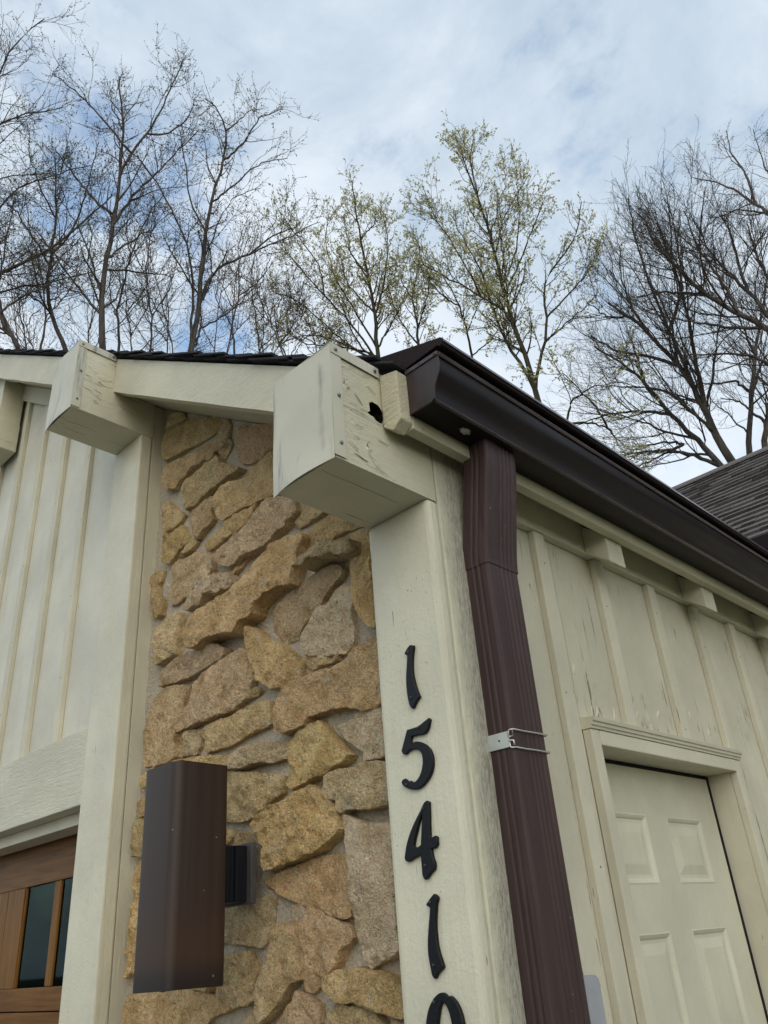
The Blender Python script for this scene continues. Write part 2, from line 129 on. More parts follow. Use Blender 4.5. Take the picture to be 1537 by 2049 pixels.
FILL = [[(-682,900),(-669,946),(-689,997),(-747,977),(-778,958),(-796,936),(-824,917),(-789,892),(-763,893),(-758,894),(-755,894),(-750,892),(-740,892)],[(-882,1156),(-881,1216),(-934,1247),(-986,1237),(-1015,1206),(-1054,1208),(-1087,1178),(-1107,1129),(-1072,1088),(-1029,1068),(-988,1087),(-956,1098),(-920,1116)],[(-410,1172),(-400,1212),(-425,1246),(-467,1245),(-501,1237),(-516,1208),(-540,1188),(-556,1152),(-540,1115),(-502,1103),(-468,1103),(-448,1131),(-418,1141)],[(-354,900),(-338,947),(-363,994),(-417,989),(-449,954),(-468,936),(-492,916),(-461,892),(-435,893),(-430,894),(-427,894),(-422,892),(-412,892)],[(-626,1276),(-586,1340),(-643,1370),(-699,1353),(-730,1334),(-754,1317),(-795,1298),(-819,1249),(-787,1206),(-740,1192),(-701,1222),(-673,1225),(-639,1240)],[(-1010,908),(-997,970),(-1065,982),(-1109,970),(-1135,958),(-1180,965),(-1227,935),(-1184,891),(-1132,893),(-1122,891),(-1114,894),(-1106,893),(-1086,892)],[(-958,1804),(-951,1857),(-1005,1871),(-1045,1866),(-1077,1869),(-1098,1845),(-1116,1820),(-1163,1777),(-1131,1734),(-1082,1724),(-1043,1727),(-1008,1740),(-990,1771)],[(-254,1364),(-261,1410),(-297,1438),(-340,1433),(-370,1422),(-391,1402),(-428,1384),(-463,1336),(-412,1307),(-373,1299),(-340,1298),(-308,1306),(-279,1328)],[(-1086,1308),(-1052,1363),(-1103,1385),(-1145,1397),(-1178,1366),(-1202,1349),(-1228,1326),(-1247,1286),(-1250,1224),(-1192,1213),(-1148,1239),(-1119,1254),(-1087,1272)],[(-694,1084),(-701,1130),(-732,1165),(-779,1157),(-809,1138),(-831,1122),(-848,1099),(-887,1060),(-864,1016),(-820,1000),(-779,1007),(-748,1026),(-737,1057)],[(-490,1004),(-481,1048),(-504,1091),(-552,1101),(-592,1077),(-601,1037),(-640,1023),(-655,982),(-652,926),(-596,920),(-554,919),(-524,946),(-502,971)],[(-222,1100),(-243,1138),(-276,1158),(-309,1158),(-337,1154),(-371,1149),(-376,1115),(-403,1078),(-371,1051),(-342,1031),(-308,1031),(-285,1056),(-261,1071)],[(-810,1364),(-808,1404),(-819,1458),(-875,1441),(-910,1433),(-924,1400),(-956,1382),(-995,1337),(-963,1294),(-916,1280),(-876,1298),(-844,1306),(-818,1330)],[(-1114,1084),(-1121,1128),(-1160,1148),(-1196,1153),(-1223,1134),(-1262,1136),(-1288,1105),(-1291,1062),(-1271,1024),(-1237,996),(-1196,1018),(-1173,1040),(-1142,1051)],[(-1054,1956),(-1038,2005),(-1085,2023),(-1123,2029),(-1151,2006),(-1187,2005),(-1219,1978),(-1219,1934),(-1199,1896),(-1154,1898),(-1124,1890),(-1097,1905),(-1077,1927)],[(-906,1636),(-926,1669),(-944,1700),(-980,1705),(-1013,1701),(-1049,1690),(-1079,1658),(-1064,1617),(-1049,1582),(-1010,1578),(-980,1570),(-955,1588),(-919,1600)],[(-822,900),(-829,946),(-851,994),(-907,977),(-939,962),(-959,938),(-996,920),(-949,892),(-923,893),(-918,894),(-915,894),(-910,892),(-900,892)],[(-258,2716),(-287,2752),(-312,2780),(-347,2789),(-375,2766),(-399,2754),(-443,2738),(-455,2692),(-411,2667),(-379,2654),(-348,2650),(-321,2665),(-280,2676)],[(-882,1972),(-883,2010),(-916,2030),(-949,2030),(-974,2019),(-999,2010),(-1028,1990),(-1043,1950),(-1044,1894),(-985,1895),(-948,1903),(-916,1914),(-898,1941)],[(-1078,1620),(-1090,1651),(-1099,1691),(-1139,1697),(-1170,1678),(-1197,1664),(-1220,1638),(-1224,1601),(-1215,1560),(-1173,1555),(-1140,1554),(-1106,1559),(-1068,1578)],[(-566,1164),(-524,1219),(-568,1251),(-620,1233),(-649,1218),(-674,1205),(-704,1183),(-700,1146),(-686,1112),(-663,1072),(-620,1098),(-593,1113),(-577,1137)],[(-214,900),(-214,933),(-225,974),(-266,985),(-295,950),(-316,936),(-336,915),(-309,892),(-283,893),(-278,894),(-275,894),(-270,892),(-260,892)],[(-214,1236),(-211,1274),(-233,1310),(-275,1309),(-306,1294),(-339,1285),(-375,1258),(-387,1211),(-351,1176),(-309,1171),(-277,1182),(-247,1182),(-211,1198)],[(-454,1372),(-423,1425),(-475,1443),(-515,1445),(-550,1441),(-567,1410),(-600,1391),(-588,1356),(-576,1326),(-547,1310),(-517,1314),(-482,1311),(-473,1345)],[(-614,1420),(-659,1458),(-697,1471),(-723,1497),(-753,1474),(-778,1461),(-800,1437),(-796,1404),(-793,1366),(-758,1351),(-725,1362),(-697,1369),(-659,1382)],[(-770,1788),(-742,1837),(-774,1879),(-829,1850),(-857,1842),(-891,1837),(-916,1808),(-927,1766),(-912,1720),(-857,1734),(-829,1730),(-801,1737),(-781,1759)],[(-370,2804),(-395,2842),(-426,2865),(-461,2862),(-491,2866),(-511,2842),(-520,2817),(-520,2791),(-532,2747),(-491,2742),(-461,2742),(-435,2756),(-399,2768)],[(-886,1028),(-900,1053),(-911,1082),(-940,1094),(-967,1078),(-991,1066),(-1020,1046),(-1032,1007),(-997,984),(-973,963),(-941,974),(-920,987),(-886,995)],[(-942,1276),(-984,1299),(-997,1320),(-1018,1357),(-1049,1330),(-1068,1312),(-1073,1287),(-1080,1263),(-1110,1203),(-1049,1222),(-1021,1218),(-1002,1238),(-980,1251)],[(-1174,1388),(-1147,1439),(-1209,1439),(-1238,1438),(-1263,1438),(-1293,1432),(-1293,1400),(-1293,1376),(-1293,1344),(-1272,1315),(-1237,1334),(-1218,1350),(-1200,1365)],[(-214,2628),(-211,2649),(-212,2686),(-242,2713),(-268,2671),(-289,2661),(-328,2647),(-339,2606),(-304,2582),(-278,2559),(-243,2551),(-212,2570),(-211,2607)],[(-1114,1844),(-1075,1895),(-1146,1882),(-1167,1886),(-1187,1883),(-1215,1882),(-1217,1855),(-1217,1833),(-1218,1803),(-1204,1760),(-1165,1790),(-1148,1809),(-1131,1823)],[(-1038,1036),(-1035,1057),(-1054,1067),(-1071,1074),(-1098,1094),(-1110,1067),(-1128,1049),(-1167,1014),(-1143,976),(-1095,986),(-1071,994),(-1045,992),(-1042,1018)],[(-942,1404),(-882,1468),(-978,1442),(-1000,1438),(-1017,1440),(-1044,1440),(-1076,1422),(-1076,1386),(-1041,1371),(-1017,1368),(-998,1354),(-982,1373),(-970,1386)],[(-370,1036),(-394,1054),(-409,1064),(-419,1109),(-449,1090),(-483,1085),(-469,1046),(-473,1025),(-483,987),(-456,963),(-423,998),(-404,1001),(-377,1009)],[(-306,1460),(-341,1489),(-372,1495),(-391,1498),(-409,1496),(-445,1504),(-472,1479),(-448,1447),(-421,1437),(-418,1402),(-391,1418),(-377,1432),(-359,1440)],[(-1210,900),(-1226,918),(-1238,931),(-1251,973),(-1279,950),(-1294,931),(-1293,908),(-1293,892),(-1267,893),(-1262,894),(-1259,894),(-1254,892),(-1244,892)],[(-794,1196),(-806,1212),(-817,1224),(-830,1246),(-855,1246),(-879,1234),(-869,1204),(-869,1188),(-870,1165),(-865,1119),(-829,1138),(-808,1155),(-785,1169)],[(-1222,1916),(-1230,1932),(-1232,1957),(-1253,1978),(-1283,1978),(-1294,1947),(-1293,1924),(-1293,1908),(-1294,1885),(-1272,1884),(-1256,1882),(-1236,1881),(-1219,1895)],[(-1138,1724),(-1150,1740),(-1161,1752),(-1175,1766),(-1191,1752),(-1217,1757),(-1217,1733),(-1217,1715),(-1220,1688),(-1198,1677),(-1176,1690),(-1163,1699),(-1146,1706)],[(-1126,1180),(-1212,1205),(-1241,1208),(-1256,1214),(-1283,1242),(-1294,1211),(-1293,1188),(-1293,1172),(-1294,1149),(-1276,1137),(-1256,1150),(-1238,1149),(-1216,1157)],[(-378,1284),(-422,1300),(-437,1305),(-448,1314),(-467,1323),(-471,1301),(-524,1302),(-555,1259),(-486,1253),(-461,1260),(-449,1258),(-435,1259),(-390,1251)],[(-214,1028),(-214,1044),(-211,1076),(-238,1074),(-256,1060),(-269,1051),(-285,1038),(-351,1002),(-317,963),(-256,996),(-239,990),(-211,980),(-214,1012)],[(-882,1868),(-882,1886),(-879,1922),(-912,1902),(-927,1896),(-941,1891),(-980,1884),(-937,1863),(-938,1848),(-939,1806),(-911,1830),(-901,1847),(-882,1850)],[(-638,1036),(-604,1078),(-667,1061),(-679,1074),(-696,1068),(-709,1059),(-729,1047),(-736,1023),(-730,995),(-695,1008),(-680,1006),(-660,1001),(-654,1020)],[(-934,1740),(-937,1754),(-936,1781),(-958,1786),(-975,1768),(-983,1757),(-989,1746),(-1001,1731),(-992,1715),(-973,1716),(-961,1714),(-945,1712),(-923,1719)],[(-214,1444),(-214,1460),(-211,1492),(-241,1470),(-255,1472),(-281,1477),(-293,1456),(-273,1437),(-263,1427),(-253,1420),(-236,1378),(-213,1400),(-214,1428)],[(-886,1564),(-889,1578),(-890,1602),(-913,1590),(-924,1585),(-935,1581),(-953,1573),(-976,1549),(-938,1544),(-924,1543),(-913,1542),(-899,1539),(-886,1548)],[(-554,1284),(-553,1298),(-565,1305),(-577,1310),(-589,1308),(-596,1299),(-601,1289),(-613,1276),(-623,1246),(-591,1256),(-577,1262),(-568,1266),(-561,1274)],[(-1142,2028),(-1157,2057),(-1193,2056),(-1209,2054),(-1223,2056),(-1243,2056),(-1237,2034),(-1233,2023),(-1231,2011),(-1225,1992),(-1209,2002),(-1200,2010),(-1189,2016)],[(-490,900),(-505,910),(-480,964),(-520,934),(-532,921),(-540,915),(-553,907),(-557,892),(-531,893),(-526,894),(-523,894),(-518,892),(-508,892)],[(-822,1276),(-810,1294),(-816,1317),(-842,1294),(-850,1293),(-857,1288),(-877,1284),(-924,1256),(-875,1248),(-850,1259),(-842,1258),(-832,1258),(-825,1266)],[(-1090,1420),(-1071,1440),(-1096,1438),(-1106,1438),(-1114,1437),(-1130,1440),(-1137,1427),(-1149,1410),(-1124,1405),(-1114,1403),(-1105,1398),(-1089,1392),(-1089,1410)],[(-470,2892),(-485,2904),(-496,2910),(-505,2914),(-521,2928),(-563,2941),(-529,2897),(-525,2888),(-524,2877),(-524,2849),(-505,2870),(-498,2877),(-478,2876)],[(-1262,1276),(-1260,1284),(-1250,1314),(-1273,1302),(-1294,1323),(-1292,1291),(-1293,1280),(-1293,1272),(-1292,1261),(-1284,1255),(-1273,1250),(-1261,1255),(-1260,1268)],[(-214,1340),(-212,1348),(-213,1361),(-224,1374),(-237,1364),(-244,1355),(-249,1345),(-261,1332),(-247,1323),(-234,1323),(-225,1318),(-213,1319),(-212,1332)],[(-1190,972),(-1172,997),(-1198,1003),(-1217,994),(-1226,989),(-1233,984),(-1237,976),(-1237,968),(-1233,960),(-1229,948),(-1218,954),(-1212,960),(-1204,964)],[(-966,2036),(-1017,2050),(-1034,2051),(-1042,2050),(-1050,2053),(-1063,2053),(-1116,2054),(-1069,2030),(-1054,2027),(-1049,2023),(-1042,2022),(-1025,2008),(-1010,2018)],[(-866,1100),(-873,1110),(-877,1121),(-888,1134),(-900,1121),(-905,1112),(-913,1105),(-909,1096),(-902,1091),(-898,1083),(-889,1074),(-882,1085),(-876,1092)],[(-778,972),(-746,1003),(-789,993),(-802,990),(-810,989),(-823,989),(-829,978),(-825,967),(-820,957),(-816,940),(-801,950),(-794,957),(-788,964)],[(-1246,988),(-1260,996),(-1266,1003),(-1273,1010),(-1294,1035),(-1292,1003),(-1293,992),(-1293,984),(-1292,973),(-1287,960),(-1274,970),(-1268,976),(-1264,981)],[(-754,1332),(-769,1342),(-778,1347),(-786,1350),(-796,1353),(-801,1344),(-802,1335),(-805,1328),(-804,1317),(-796,1311),(-786,1318),(-780,1320),(-772,1324)],[(-1118,1212),(-1113,1226),(-1121,1240),(-1138,1230),(-1145,1225),(-1150,1221),(-1161,1217),(-1169,1205),(-1153,1200),(-1145,1199),(-1138,1198),(-1128,1194),(-1124,1204)],[(-570,1428),(-565,1440),(-578,1443),(-586,1446),(-594,1445),(-607,1445),(-613,1434),(-602,1425),(-640,1382),(-596,1407),(-586,1414),(-580,1416),(-576,1421)]]
